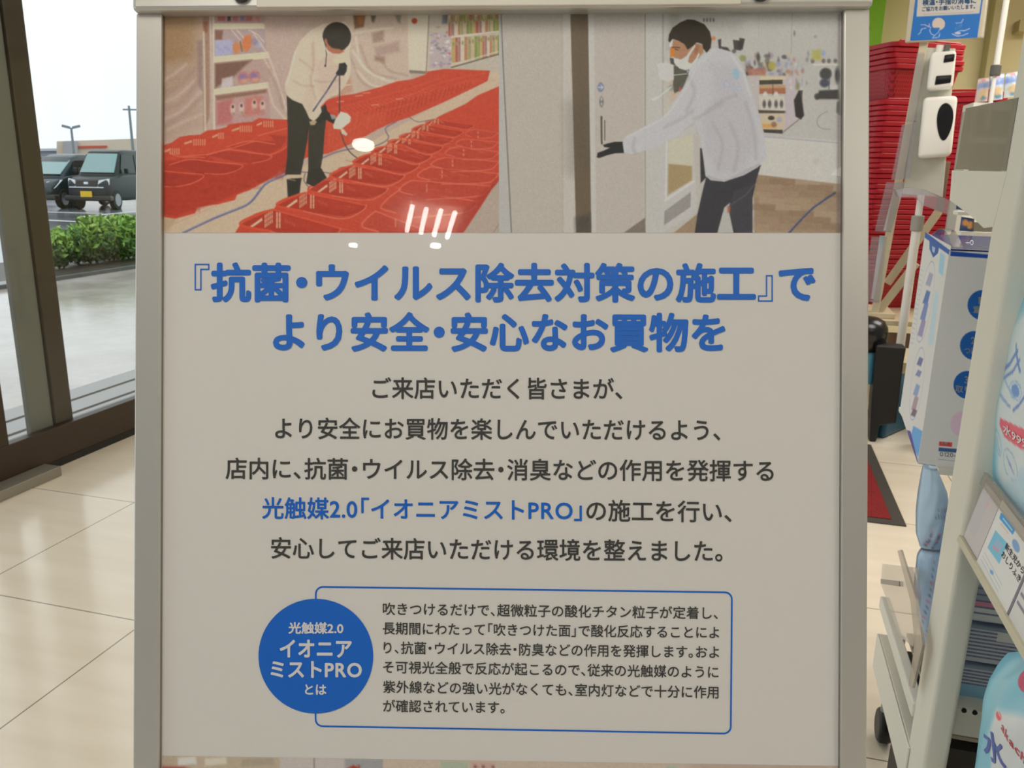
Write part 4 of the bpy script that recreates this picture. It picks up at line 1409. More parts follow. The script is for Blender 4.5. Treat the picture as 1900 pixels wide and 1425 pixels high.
def shrub(px0, px1, pyt, pyb, Xc, n, name_label, seed, lobes):
    r = np.random.default_rng(seed)
    a, b = at(px0, pyb, X=Xc), at(px1, pyb, X=Xc)
    top = at((px0 + px1) / 2, pyt, X=Xc)[2]
    c = (a + b) / 2
    root = thing('shrub', (c[0], c[1], 0.02), name_label, 'shrub', 'shrubs along the kerb outside')
    st = MB()
    lf = MB()
    along = (b - a)
    for (s, h, w) in lobes:
        p = a + along * s
        p[2] = 0.02
        for k in range(5):
            q = p + np.array([r.uniform(-w, w) * 0.7, r.uniform(-w, w) * 0.7, top * h * r.uniform(0.6, 0.95)])
            mid = (p + q) / 2 + np.array([r.uniform(-.05, .05), r.uniform(-.05, .05), 0.05])
            st.tube([p, mid, q], [0.014, 0.009, 0.004], 6)
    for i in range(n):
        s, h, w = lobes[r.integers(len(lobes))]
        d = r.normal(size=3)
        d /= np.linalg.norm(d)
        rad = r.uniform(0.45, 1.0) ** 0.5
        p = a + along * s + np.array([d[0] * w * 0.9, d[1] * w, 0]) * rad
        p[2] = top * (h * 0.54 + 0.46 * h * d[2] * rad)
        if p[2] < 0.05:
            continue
        nd = r.normal(size=3)
        nd /= np.linalg.norm(nd)
        t1 = np.cross(nd, r.normal(size=3))
        t1 /= np.linalg.norm(t1)
        t2 = np.cross(nd, t1)
        L_ = r.uniform(0.035, 0.065)
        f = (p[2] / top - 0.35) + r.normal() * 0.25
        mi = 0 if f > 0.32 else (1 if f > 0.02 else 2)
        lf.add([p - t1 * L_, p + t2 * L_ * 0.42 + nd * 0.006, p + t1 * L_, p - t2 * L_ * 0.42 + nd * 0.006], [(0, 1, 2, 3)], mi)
    st.build('stem', M_stem, root)
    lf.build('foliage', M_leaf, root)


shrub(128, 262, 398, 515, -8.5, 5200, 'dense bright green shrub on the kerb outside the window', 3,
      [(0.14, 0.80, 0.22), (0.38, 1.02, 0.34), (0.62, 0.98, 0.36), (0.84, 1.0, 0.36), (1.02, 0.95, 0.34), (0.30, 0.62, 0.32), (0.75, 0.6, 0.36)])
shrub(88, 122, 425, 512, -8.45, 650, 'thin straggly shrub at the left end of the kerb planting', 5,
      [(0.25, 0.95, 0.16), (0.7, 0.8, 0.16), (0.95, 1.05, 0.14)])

# ---- parked cars
M_tyre = mat('tyre_rubber', (28, 28, 30), 0.7)
M_rim = mat('wheel_alloy', (150, 152, 158), 0.35, 0.7)
M_cglass = mat('car_windscreen_glass', (128, 160, 162), 0.08, 0.0, 0.8)  # pale teal base colour stands in for reflected sky
M_sglass = mat('dark_side_glass', (30, 36, 44), 0.2, 0.0, 0.3)
M_lampg = mat('headlamp_glass', (226, 232, 236), 0.12)
M_plate = mat('yellow_number_plate', (226, 186, 34), 0.5)
M_black = mat('black_trim', (24, 25, 28), 0.35)
M_chrome = mat('chrome_trim', (215, 218, 222), 0.15, 0.9)


def car(loc, fwd, label, paint, boxy=True):
    f = np.array([fwd[0], fwd[1], 0])
    f /= np.linalg.norm(f)
    l = np.array([-f[1], f[0], 0]) * 0.84
    u = np.array([0, 0, 1.0])
    O = np.array([loc[0], loc[1], -0.02])
    W = lambda x, y, z: O + f * x + l * y + u * z
    r = thing('car', O, label, 'car')
    hw = 0.735
    # (x, half width, underside z, shoulder z) from tail to nose
    if boxy:
        st = [(-1.68, .66, .42, .95), (-1.62, .72, .30, 1.02), (-0.9, hw, .24, 1.03), (0.2, hw, .24, 1.02), (0.75, hw, .25, 1.0), (1.25, .725, .27, .94), (1.55, .70, .30, .86), (1.66, .64, .36, .74)]
        gh = [(-1.62, .64, 1.0, 1.30), (-1.45, .62, 1.02, 1.68), (-0.8, .60, 1.02, 1.745), (0.1, .60, 1.02, 1.735), (0.42, .585, 1.02, 1.68), (0.98, .64, .97, 1.0)]
    else:
        st = [(-1.68, .64, .42, .90), (-1.60, .70, .30, .98), (-0.8, hw, .24, 1.0), (0.2, hw, .24, .98), (0.70, hw, .25, .95), (1.2, .72, .27, .86), (1.55, .68, .30, .74), (1.68, .58, .38, .62)]
        gh = [(-1.60, .58, .96, 1.15), (-1.35, .58, .98, 1.50), (-0.7, .57, .98, 1.60), (-0.1, .57, .98, 1.58), (0.25, .56, .97, 1.48), (1.05, .64, .90, .93)]

    def loft(stn, prof):
        mb = MB()
        rings = [[W(x, y, z) for y, z in prof(w, a, b)] for x, w, a, b in stn]
        k = len(rings[0])
        vs_ = [p for q in rings for p in q]
        fs = [(i * k + j, i * k + (j + 1) % k, (i + 1) * k + (j + 1) % k, (i + 1) * k + j) for i in range(len(rings) - 1) for j in range(k)]
        fs += [tuple(range(k))[::-1], tuple(range((len(rings) - 1) * k, len(rings) * k))]
        return mb.add(vs_, fs)
    loft(st, lambda w, a, b: [(w * .9, a), (w, a + .12), (w, b - .10), (w * .93, b), (-w * .93, b), (-w, b - .10), (-w, a + .12), (-w * .9, a)]).build('body', paint, r, 0.03, True)
    loft(gh, lambda w, a, b: [(w + .07, a - .03), (w, b - .06), (w * .9, b), (-w * .9, b), (-w, b - .06), (-w - .07, a - .03)]).build('cabin', paint, r, 0.03, True)
    # windscreen and side glass sit just proud of the cabin
    g0, g1 = gh[-2], gh[-1]
    ws = MB()
    ws.hexa([W(g1[0] - .05, .60, g1[3] + .06), W(g1[0] - .05, -.60, g1[3] + .06), W(g0[0] + .03, -.53, g0[3] - .07), W(g0[0] + .03, .53, g0[3] - .07)],
            [W(g1[0] - .01, .60, g1[3] + .07), W(g1[0] - .01, -.60, g1[3] + .07), W(g0[0] + .07, -.53, g0[3] - .06), W(g0[0] + .07, .53, g0[3] - .06)])
    ws.build('windscreen', M_cglass, r, 0.01)
    for sgn in (1, -1):
        for xa, xb in ((g0[0] - .02, -0.35), (-0.43, -1.3)):
            s_ = MB()
            zt = g0[3] - 0.08
            lo = [W(xa + (.28 if xa > 0 else 0), sgn * .675, 1.06), W(xb, sgn * .675, 1.06), W(xb, sgn * .615, zt), W(xa, sgn * .615, zt)]
            hi = [p + l * sgn * .012 for p in lo]
            s_.hexa(lo, hi)
            s_.build('side_window', M_sglass, r)
    for x in (1.12, -1.2):
        for sgn in (1, -1):
            w = MB().tube([W(x, sgn * .56, .285), W(x, sgn * .745, .285)], .285, 24).build('wheel', M_tyre, r, 0.015)
            MB().tube([W(x, sgn * .74, .285), W(x, sgn * .755, .285)], .185, 20).build('hub_cap', M_rim, w)
    zf = .80 if boxy else .70
    xf = 1.60 if boxy else 1.55
    for sgn in (1, -1):
        hl = MB()
        lo = [W(xf + .02, sgn * .36, zf - .13), W(xf - .12, sgn * .70, zf - .08), W(xf - .16, sgn * .70, zf + .10), W(xf - .01, sgn * .40, zf + .05)]
        if not boxy:
            lo = [W(xf + .06, sgn * .34, zf - .16), W(xf - .06, sgn * .70, zf - .10), W(xf - .46, sgn * .735, zf + .14), W(xf - .12, sgn * .38, zf + .08)]
        hl.hexa(lo, [p + f * .05 + l * sgn * .015 for p in lo])
        hl.build('headlight', M_lampg, r, 0.012)
        MB().hexa([W(.55, sgn * .74, 1.05), W(.45, sgn * .74, 1.05), W(.45, sgn * .74, 1.19), W(.55, sgn * .74, 1.19)],
                  [W(.58, sgn * .90, 1.05), W(.46, sgn * .90, 1.05), W(.46, sgn * .90, 1.19), W(.58, sgn * .90, 1.19)]).build('door_mirror', paint, r, 0.02)
    gl = MB().hexa([W(1.60, .36, zf - .12), W(1.60, -.36, zf - .12), W(1.57, -.36, zf + .05), W(1.57, .36, zf + .05)],
                   [W(1.67, .36, zf - .12), W(1.67, -.36, zf - .12), W(1.64, -.36, zf + .05), W(1.64, .36, zf + .05)]).build('grille', M_black, r, 0.01)
    MB().box(W(1.675, 0, zf - .03), (.02, .13, .07), (f, l / 0.84, u)).build('emblem', M_chrome, gl, 0.005)
    MB().box(W(1.645, 0, zf - .15), (.08, 1.0 if boxy else .5, .03), (f, l / 0.84, u)).build('chrome_strip', M_chrome, gl, 0.005)
    MB().box(W(1.58, 0, .34), (.26, 1.34, .16), (f, l / 0.84, u)).build('bumper', M_black, r, 0.05, seg=3)
    MB().box(W(1.73, 0 if boxy else -.05, .46), (.02, .33, .165), (f, l / 0.84, u)).build('number_plate', M_plate, r, 0.004)
    return r


FW = np.array([.272, -.955])
LW = np.array([.955, .272]) * 0.84
M_blk = mat('black_car_paint', (26, 33, 44), 0.35, 0.0, 0.35)  # black lifted towards blue, outdoor haze put into the paint colour
M_nvy = mat('dark_green_car_paint', (30, 52, 62), 0.25, 0.1, 0.5)
M_blu = mat('dark_blue_car_paint', (40, 56, 96), 0.2, 0.3, 0.7)
w0 = at(221, 389, Z=-0.02)[:2]
car(w0 - FW * 1.12 - LW * .745, FW, 'tall boxy black minivan parked nearest the sign edge, yellow number plate', M_blk, True)
w1 = at(123, 387, Z=-0.02)[:2]
FW2 = np.array([.22, -.975])
LW2 = np.array([.975, .22]) * 0.84
car(w1 - FW2 * 1.12 - LW2 * .745, FW2, 'low rounded dark hatchback parked left of the boxy minivan', M_nvy, False)
w2_ = at(66, 352, Z=-0.02)[:2]
car(w2_ - FW2 * 1.4 - LW2 * .745, -FW2, 'dark blue car half hidden behind the rounded hatchback', M_blu, False)

# ---- buildings, poles and a roadside sign in the distance
M_beige = mat('beige_cladding', (214, 196, 178), 0.7)
M_grey = mat('blue_grey_cladding', (150, 158, 176), 0.7)
M_conc = mat('pole_grey', (128, 134, 142), 0.5)


def far_quad(pts, D, depth, name, m, parent=None):
    """outline on an upright plane D metres away, facing the shop, given real depth behind it"""
    r = CF * 1.0
    n = np.array([-math.sin(YAW + math.radians(27)), math.cos(YAW + math.radians(27)), 0])
    out = []
    for u, v in pts:
        q = ray(u, v)
        out.append(EYE + q * (D / (q @ n)))
    mb = MB().prism(out, n * depth)
    return mb, out, n


mb, o_, n_ = far_quad([(105, 262), (290, 256), (290, 345), (105, 345)], 110, 10, '', None)
b_ = thing('shop_building', np.array([o_[2][0], o_[2][1], -0.02]), 'long beige shop building with a red stripe across the car park', 'building')
mb.build('wall', M_beige, b_)
mb, _, _ = far_quad([(144, 271), (199, 270), (199, 274), (144, 275)], 109.8, 0.15, '', None)
mb.build('sign_band', mat('red_sign_band', (200, 74, 56), 0.5), b_)
mb, _, _ = far_quad([(118, 262), (144, 262), (144, 345), (118, 345)], 109, 0.9, '', None)
mb.build('corner_pier', mat('grey_pier', (168, 168, 172), 0.7), b_)
mb, o_, _ = far_quad([(20, 279), (119, 278), (119, 345), (20, 345)], 125, 20, '', None)
b_ = thing('warehouse', np.array([o_[2][0], o_[2][1], -0.02]), 'low blue grey building left of the beige shop', 'building')
mb.build('wall', M_grey, b_)
mb, o_, _ = far_quad([(20, 276), (119, 275), (119, 279.5), (20, 280.5)], 124.5, 0.5, '', None)
mb.build('roof_edge', mat('pale_roof', (196, 204, 214), 0.6), b_)
mb, o_, _ = far_quad([(44, 262), (71, 264), (77, 306), (50, 305)], 60, 0.8, '', None)
s_ = thing('roadside_sign', np.array([o_[2][0], o_[2][1], -0.02]), 'dark roadside sign with a pale square mark beside the car park', 'sign')
mb.build('sign_box', mat('navy_sign', (52, 66, 104), 0.5), s_)
mb, _, _ = far_quad([(54, 277), (73, 277), (75, 292), (56, 292)], 59.9, 0.05, '', None)
mb.build('sign_face', mat('blue_sign_face', (96, 140, 214), 0.5), s_)
for q in ([(61, 279), (71, 279), (71.4, 281), (61.2, 281)], [(62, 288.5), (72, 288.5), (72.3, 290.5), (62.2, 290.5)], [(61, 279), (63, 279), (64, 290), (62, 290)], [(69.5, 279), (71.2, 279), (72.3, 290), (70.6, 290)], [(55, 278), (57.5, 278), (59, 290), (56.5, 290)]):
    mb, _, _ = far_quad(q, 59.8, 0.05, '', None)
    mb.build('sign_mark', mat('pale_sign_mark', (214, 232, 244), 0.5), s_)
MB().tube([np.array([o_[2][0] - 0.5, o_[2][1], -0.02]), (o_[2] + o_[3]) / 2 + np.array([0, 0, 0.3])], 0.2, 10).build('post', M_conc, s_)


def pole_at(u, v, D):
    n = np.array([-math.sin(YAW + math.radians(27)), math.cos(YAW + math.radians(27)), 0])
    q = ray(u, v)
    return EYE + q * (D / (q @ n))


t_ = pole_at(132, 237, 52)
lp = thing('lamp_post', (t_[0], t_[1], -0.02), 'thin two armed lamp post standing in the car park', 'lamp post')
MB().tube([(t_[0], t_[1], -0.02), t_], [0.08, 0.06], 10).build('pole', M_conc, lp)
side = np.array([math.cos(YAW), math.sin(YAW), 0])
for s in (-1, 1):
    MB().bar(t_ + side * s * 0.05, t_ + side * s * 0.5 + np.array([0, 0, 0.1]), 0.14, 0.05, (0, 0, 1)).build('lamp_head', M_conc, lp, 0.02)
t_ = pole_at(239, 196, 75)
up = thing('utility_pole', (t_[0], t_[1], -0.02), 'tall utility pole right against the sign edge', 'utility pole')
MB().tube([(t_[0], t_[1], -0.02), t_], [0.13, 0.09], 10).build('pole', M_conc, up)
MB().bar(t_ - side * 0.5 - np.array([0, 0, .3]), t_ + side * 0.6 - np.array([0, 0, .3]), 0.12, 0.1, (0, 0, 1)).build('cross_arm', M_conc, up)


# ------------------------------------------------------------------ the shop on the right
def paint_canvas(plane, pts_mm, step, base):
    x0, y0, x1, y1 = pts_mm
    return Canvas(x0, y0, x1, y1, step, base)


class Art:
    """canvas in millimetres on a plane; A(px points) turns photo pixels into canvas units (y downwards)"""

    def __init__(s, plane, px_box, step, base, h=0.0):
        s.pl, s.h = plane, h
        q = s.A(px_box)
        lo, hi = q.min(0), q.max(0)
        s.c = Canvas(lo[0], lo[1], hi[0], hi[1], step, base)

    def A(s, pts):
        q = s.pl.px(pts, s.h) * 1000
        q[:, 1] *= -1
        return q

    def poly(s, pts, col, alpha=1.0, soft=0.6):
        s.c.poly(s.A(pts), col, alpha, soft)

    def line(s, pts, w, col, alpha=1.0, soft=0.5):
        s.c.line(s.A(pts), w, col, alpha, soft)

    def ell(s, u, v, ru, rv, col, alpha=1.0, soft=0.6, rot=0.0):
        th = np.linspace(0, 2 * np.pi, 28, endpoint=False)
        x = ru * np.cos(th)
        y = rv * np.sin(th)
        s.poly(np.stack([u + x * math.cos(rot) - y * math.sin(rot), v + x * math.sin(rot) + y * math.cos(rot)], 1), col, alpha, soft)

    def ring(s, u, v, ru, rv, w, col, alpha=1.0, rot=0.0):
        th = np.linspace(0, 2 * np.pi, 29)
        x = ru * np.cos(th)
        y = rv * np.sin(th)
        s.line(np.stack([u + x * math.cos(rot) - y * math.sin(rot), v + x * math.sin(rot) + y * math.cos(rot)], 1), w, col, alpha)

    def map(s, h):
        return lambda x, y: s.pl.w(np.stack([x, -y], 1) / 1000, h)


def pillow(name, left, right, plane, thick, art, white, m, parent=None, loc=None, nt=34, ns=26, top=0.8, front=1.0, back=1.0):
    """puffy bag: left/right edge polylines in plane metres (top to bottom), bulging along the plane normal"""
    def resample(p, n):
        p = np.array(p, float)
        d = np.r_[0, np.cumsum(np.hypot(*np.diff(p, axis=0).T))]
        t = np.linspace(0, d[-1], n)
        return np.stack([np.interp(t, d, p[:, 0]), np.interp(t, d, p[:, 1])], 1)
    Lp, Rp = resample(left, nt), resample(right, nt)
    s = np.linspace(0, 1, ns)
    t = np.linspace(0, 1, nt)
    xy = Lp[:, None, :] * (1 - s)[None, :, None] + Rp[:, None, :] * s[None, :, None]
    prof = (np.clip(np.sin(np.pi * s), 0, 1) ** 0.45)[None, :] * (np.clip(np.sin(np.pi * (0.03 + 0.94 * t)), 0, 1) ** 0.5)[:, None]
    wr = 0.03 * np.sin(9 * s[None, :] * 2 + 14 * t[:, None]) + 0.03 * np.sin(23 * t[:, None] + 3 * s[None, :])
    hgt = thick * 0.5 * (prof * (1 + wr) + 0.02)
    # outlines drawn so +normal faces the viewer
    fr = plane.w(xy.reshape(-1, 2), (hgt * front).ravel())
    bk = plane.w(xy.reshape(-1, 2), (-hgt * back).ravel())
    off = root_loc(parent) if parent is not None else np.array(loc, float)
    idx = np.arange(nt * ns).reshape(nt, ns)
    f1 = np.stack([idx[:-1, :-1], idx[1:, :-1], idx[1:, 1:], idx[:-1, 1:]], -1).reshape(-1, 4)
    n0 = nt * ns
    f2 = f1[:, ::-1] + n0
    fs = [tuple(q) for q in f1] + [tuple(q) for q in f2]
    ring = list(idx[0, :]) + list(idx[1:, -1]) + list(idx[-1, ::-1][1:]) + list(idx[::-1, 0][1:-1])
    k = len(ring)
    for i in range(k):
        a, b = ring[i], ring[(i + 1) % k]
        fs.append((b, a, a + n0, b + n0))
    me = bpy.data.meshes.new(name)
    me.from_pydata([tuple(p - off) for p in np.vstack([fr, bk])], [], [tuple(int(i) for i in q) for q in fs])
    me.polygons.foreach_set('use_smooth', [True] * len(me.polygons))
    c = art.c
    al = c.albedo(white, top)
    mmx = xy.reshape(-1, 2)[:, 0] * 1000
    mmy = -xy.reshape(-1, 2)[:, 1] * 1000
    ii = np.clip(np.round((mmx - c.x0) / c.step).astype(int), 0, c.w - 1)
    jj = np.clip(np.round((mmy - c.y0) / c.step).astype(int), 0, c.h - 1)
    col = al[jj, ii]
    rgba = np.ones((2 * n0, 4), np.float32)
    rgba[:n0, :3] = col
    rgba[n0:, :3] = col
    ca = me.color_attributes.new('print_colour', 'FLOAT_COLOR', 'POINT')
    ca.data.foreach_set('color', rgba.ravel())
    me.materials.append(m)
    me.update()
    o = bpy.data.objects.new(name, me)
    COL.objects.link(o)
    o.parent = parent
    if parent is None:
        o.location = [float(x) for x in loc]
    SURF[o.name] = (xy.reshape(-1, 2), (hgt * front).ravel())
    return o


SURF = {}


def surf_h(o, xy):
    g, h = SURF[o.name]
    out = np.empty(len(xy))
    for i, p in enumerate(xy):
        d = ((g - p) ** 2).sum(1)
        k = np.argpartition(d, 4)[:4]
        out[i] = np.average(h[k], weights=1 / (d[k] + 1e-9))
    return out


M_white = mat('white_powder_coat', (226, 224, 212), 0.45)
M_whiteb = mat('white_plastic_gloss', (236, 234, 228), 0.3)
M_clear = clear_mat('clear_acrylic', (0.93, 0.93, 0.94), 1.3, 0.05, 0.10, (200, 200, 205))
M_edge = mat('acrylic_edge', (120, 116, 116), 0.3)
M_smoke = clear_mat('smoked_acrylic', (0.50, 0.50, 0.50), 1.35, 0.1, 0.55, (150, 150, 148))
M_film = print_mat('printed_film', 0.28, 0.5)
M_card = print_mat('printed_card', 0.5, 0.3)

# ---- green panel and beige door frame at the back of the shop
def on_Y(Y):
    return Plane((0, Y, 0), (1, 0, 0), (0, 0, 1))


def on_X(X):
    """plane facing -X, its x axis runs towards the viewer's right (nearer)"""
    return Plane((X, 0, 0), (0, -1, 0), (0, 0, 1))


def wpx(pl, pts, h=0.0):
    return pl.w(pl.px(pts, h), h)


q = wpx(on_Y(7.9), [(1560, -30), (1648, -30), (1640, 200), (1560, 200)])
g_ = MB().box2((q[0][0] - 0.6, 7.9, 0), (q[1][0], 8.19, 2.99))
struct(g_, 'trim_3', mat('lime_green_panel', (124, 186, 16), 0.5))
COL.objects['trim_3']['label'] = 'lime green wall panel above the red baskets'
q = wpx(on_Y(8.0), [(1829, 128), (1846, 128), (1850, 52), (1950, 40)])
struct(MB().box2((q[0][0], 8.0, 0), (q[1][0], 8.19, 2.99)).box2((q[0][0] + 0.2, 8.01, at(1870, 58, Y=8.0)[2]), (4.6, 8.19, at(1870, 36, Y=8.0)[2])), 'trim_4', mat('olive_beige_paint', (190, 178, 132), 0.6))
COL.objects['trim_4']['label'] = 'olive beige door frame on the back wall'

# ---- floor mat
mt = thing('floor_mat', (0.2, 3.9, 0), 'red floor mat with a dark rubber border', 'mat')
m0 = at(1682, 978, Z=0)
MB().box2((-0.4, m0[1], 0.0005), (m0[0], 4.40, 0.006)).build('border', mat('dark_rubber_border', (62, 58, 54), 0.7), mt, 0.002)
MB().box2((-0.33, m0[1] + 0.045, 0.004), (m0[0] - 0.05, 4.33, 0.009)).build('pile', mat('red_carpet_pile', (120, 14, 20), 0.95, noise=0.5, nscale=180, bump=0.4, bscale=400), mt)

# ---- black and teal bin
bn = thing('waste_bin', (0.72, 4.62, 0), 'black and teal bin with a domed lid standing on the floor behind the mat', 'bin')
A_, B_ = at(1640, 815, Z=0.0), at(1696, 790, Z=0.0)
e_ = (B_ - A_) / np.linalg.norm(B_ - A_)
pn = np.array([-e_[1], e_[0], 0])
zt = at(1681, 662, X=B_[0])[2]
MB().hexa([A_, B_, B_ + pn * .10, A_ + pn * .10], [A_ + (0, 0, zt), B_ + np.array([-0.02, -0.01, zt]), B_ + pn * .095 + (0, 0, zt), A_ + pn * .095 + (0, 0, zt)]).build('body', mat('teal_plastic', (20, 84, 112), 0.4), bn, 0.02, seg=3)
yb = A_[1] - 0.07
P_ = on_Y(yb)
pf = wpx(P_, [(1626, 641), (1633, 641), (1682, 645), (1677, 672), (1663, 786), (1632, 790), (1626, 820), (1613, 820), (1617, 740)])
MB().prism(pf, (0, 0.10, 0)).build('front_panel', mat('black_plastic', (16, 16, 17), 0.5), bn, 0.008)
pc = wpx(on_Y(yb + 0.12), [(1608, 612)])[0]
zc = pc[2]
dm = MB()
R_ = 0.105
prof = [(R_, -0.10), (R_, 0.0), (R_ * 0.97, 0.02), (R_ * 0.8, 0.05), (R_ * 0.45, 0.068), (0.004, 0.073)]
nn = 28
vs_ = [(pc[0] + r * math.cos(2 * math.pi * k / nn), pc[1] + r * math.sin(2 * math.pi * k / nn), zc + z) for r, z in prof for k in range(nn)]
dm.add(vs_, [(i * nn + k, i * nn + (k + 1) % nn, (i + 1) * nn + (k + 1) % nn, (i + 1) * nn + k) for i in range(len(prof) - 1) for k in range(nn)] + [tuple(range(nn))])
dm.build('domed_lid', mat('black_gloss_plastic', (22, 23, 25), 0.25), bn, smooth=True)
MB().tube([(pc[0], pc[1], 0.30), (pc[0], pc[1], zc - 0.04)], 0.098, 28).build('drum', mat('light_teal_plastic', (66, 128, 150), 0.4), bn, smooth=False)

# ---- low bench that carries the basket stacks and the hygiene stand
BY, BZ = 4.86, 0.0
bz = at(1640, 594, Y=BY)[2]
bench = thing('display_bench', (1.35, BY + 0.6, 0), 'low beige bench under the stacked red baskets', 'bench')
M_bb = mat('beige_laminate', (206, 192, 160), 0.5)
x0b = 0.55
MB().box2((x0b, BY, bz - 0.028), (2.3, BY + 1.35, bz)).build('bench_top', M_bb, bench, 0.004)
MB().box2((x0b, BY + 0.012, bz - 0.15), (2.3, BY + 0.03, bz - 0.07)).build('front_rail', mat('brown_laminate', (120, 92, 70), 0.5), bench)
MB().box2((x0b + .02, BY + .04, 0.06), (2.28, BY + 1.3, 0.085)).build('lower_shelf', M_bb, bench)
for xx in (x0b + 0.03, 1.4, 2.27):
    for yy in (BY + 0.05, BY + 1.3):
        MB().box2((xx - .02, yy - .02, 0), (xx + .02, yy + .02, bz - 0.03)).build('leg', M_bb, bench)

# ---- red shopping baskets
def basket_mat():
    m = bpy.data.materials.new('red_basket_lattice')
    m.use_nodes = True
    nt = m.node_tree
    L = nt.links
    b = nt.nodes['Principled BSDF']
    b.inputs['Roughness'].default_value = 0.35
    co = nt.nodes.new('ShaderNodeTexCoord')
    br = nt.nodes.new('ShaderNodeTexBrick')
    br.offset = 0.0
    br.inputs['Color1'].default_value = (0.20, 0.004, 0.011, 1)
    br.inputs['Color2'].default_value = (0.23, 0.005, 0.012, 1)
    br.inputs['Mortar'].default_value = (0.46, 0.012, 0.026, 1)
    br.inputs['Scale'].default_value = 1.0
    br.inputs['Mortar Size'].default_value = 0.0035
    br.inputs['Brick Width'].default_value = 0.014
    br.inputs['Row Height'].default_value = 0.022
    mp_ = nt.nodes.new('ShaderNodeCombineXYZ')
    sp_ = nt.nodes.new('ShaderNodeSeparateXYZ')
    ad = nt.nodes.new('ShaderNodeMath')
    ad.operation = 'ADD'
    L.new(co.outputs['Object'], sp_.inputs[0])
    L.new(sp_.outputs['X'], ad.inputs[0])
    L.new(sp_.outputs['Y'], ad.inputs[1])
    L.new(ad.outputs[0], mp_.inputs[0])
    L.new(sp_.outputs['Z'], mp_.inputs[1])
    L.new(mp_.outputs[0], br.inputs['Vector'])
    L.new(br.outputs['Color'], b.inputs['Base Color'])
    return m


M_bas = basket_mat()
M_brim = mat('red_basket_rim', linear=(0.44, 0.009, 0.024), rough=0.4)


def rrect(hx, hy, r, z, n=5):
    out = []
    for cx, cy, a0 in ((hx - r, hy - r, 0), (-hx + r, hy - r, 90), (-hx + r, -hy + r, 180), (hx - r, -hy + r, 270)):
        for k in range(n + 1):
            a = math.radians(a0 + 90 * k / n)
            out.append((cx + r * math.cos(a), cy + r * math.sin(a), z))
    return out


def loft_rings(rings, close=False):
    k = len(rings[0])
    mb = MB()
    fs = [(i * k + j, i * k + (j + 1) % k, (i + 1) * k + (j + 1) % k, (i + 1) * k + j) for i in range(len(rings) - 1) for j in range(k)]
    if close:
        fs.append(tuple(range(k)))
    return mb.add([p for r in rings for p in r], fs)


BH = 0.235
bproto = thing('shopping_basket', (0, 0, 0))
loft_rings([rrect(.185, .115, .03, 0.0), rrect(.195, .125, .035, .05), rrect(.222, .150, .04, BH - .03), rrect(.217, .145, .04, BH - .03), rrect(.188, .118, .03, .004)][0:3], True).build('body', M_bas, bproto)
loft_rings([rrect(.222, .150, .04, BH - .027), rrect(.238, .166, .045, BH - .023), rrect(.240, .168, .045, BH - .004), rrect(.236, .164, .045, BH), rrect(.222, .150, .04, BH), rrect(.220, .148, .04, BH - .027)]).build('rim', M_brim, bproto)
for s in (-1, 1):
    MB().tube([(-.20, s * .150, BH - .004), (-.19, s * .152, BH + .006), (0, s * .156, BH + .009), (.19, s * .152, BH + .006), (.20, s * .150, BH - .004)], .006, 8).build('handle', M_brim, bproto)


def copy_tree(o, loc, rz, tilt=0.0):
    c = o.copy()
    COL.objects.link(c)
    c.location = [float(x) for x in loc]
    c.rotation_euler = (tilt, 0, rz)
    for ch in list(o.children):
        d = ch.copy()
        COL.objects.link(d)
        d.parent = c
    return c


def stack(px, Y, rz, n, ztop_px, label, toplabel, group, first=None, gap=True):
    c = at(px, 300, Y=Y)
    pitch = 0.0285
    k = 0
    z = bz + 0.001
    out = []
    for i in range(n):
        loc = (c[0] + random.uniform(-.004, .004), c[1] + random.uniform(-.004, .004), z)
        a = rz + random.uniform(-.02, .02)
        if first is not None and i == 0:
            o = first
            o.location = loc
            o.rotation_euler = (0, 0, a)
        else:
            o = copy_tree(bproto, loc, a)
        o['label'] = label
        o['category'] = 'basket'
        o['group'] = group
        out.append(o)
        z += pitch
    out[-1]['label'] = toplabel
    # a short second pile dropped in at a slant on top
    return c, z, out


SY_ = 5.45
cA, zA, lstA = stack(1664, SY_, math.radians(24), 34, 172, 'red shopping basket nested in the tall stack left of the hygiene stand', 'red basket ending the lower run of the left basket stack', 'red baskets in the left stack', bproto)
cB, zB, lstB = stack(1762, SY_ + 0.02, math.radians(-20), 28, 172, 'red shopping basket nested in the stack behind the hand sanitiser', 'red basket ending the lower run of the stack behind the sanitiser', 'red baskets in the right stack')
for (c, z, rz, nm, nlast) in ((cA, zA + BH - 0.075, math.radians(27), 'left', 5), (cB, zB + BH - 0.075, math.radians(-14), 'right', 2)):
    for i in range(nlast):
        o = copy_tree(bproto, (c[0] + random.uniform(-.006, .006), c[1], z + 0.0285 * i), rz + random.uniform(-.03, .03))
        o['category'] = 'basket'
        o['group'] = 'red baskets piled on top of the %s stack' % nm
        o['label'] = ('red basket in the short pile topping the left stack' if nm == 'left' else 'red basket in the short pile topping the stack behind the sanitiser')
        if i == nlast - 1:
            o['label'] = 'topmost red basket of the left stack' if nm == 'left' else 'topmost red basket of the stack behind the sanitiser'

# ---- hygiene stand: leaning frame, notice, thermometer, dispenser
SYW = 4.92
er = np.array([math.sin(math.radians(79.5)), -math.cos(math.radians(79.5)), 0])      # the stand's own right
ec = at(1740, 240, Y=SYW)
HP = Plane(ec, er, (0, 0, 1))
stand = thing('hygiene_stand', (ec[0], ec[1], bz), 'white leaning hygiene stand with a framed blue notice on top', 'stand')
M_cream_bar = mat('cream_steel_bar', (214, 202, 172), 0.5)


def hp(pts, h=0.0):
    return HP.w(HP.px(pts, h), h)


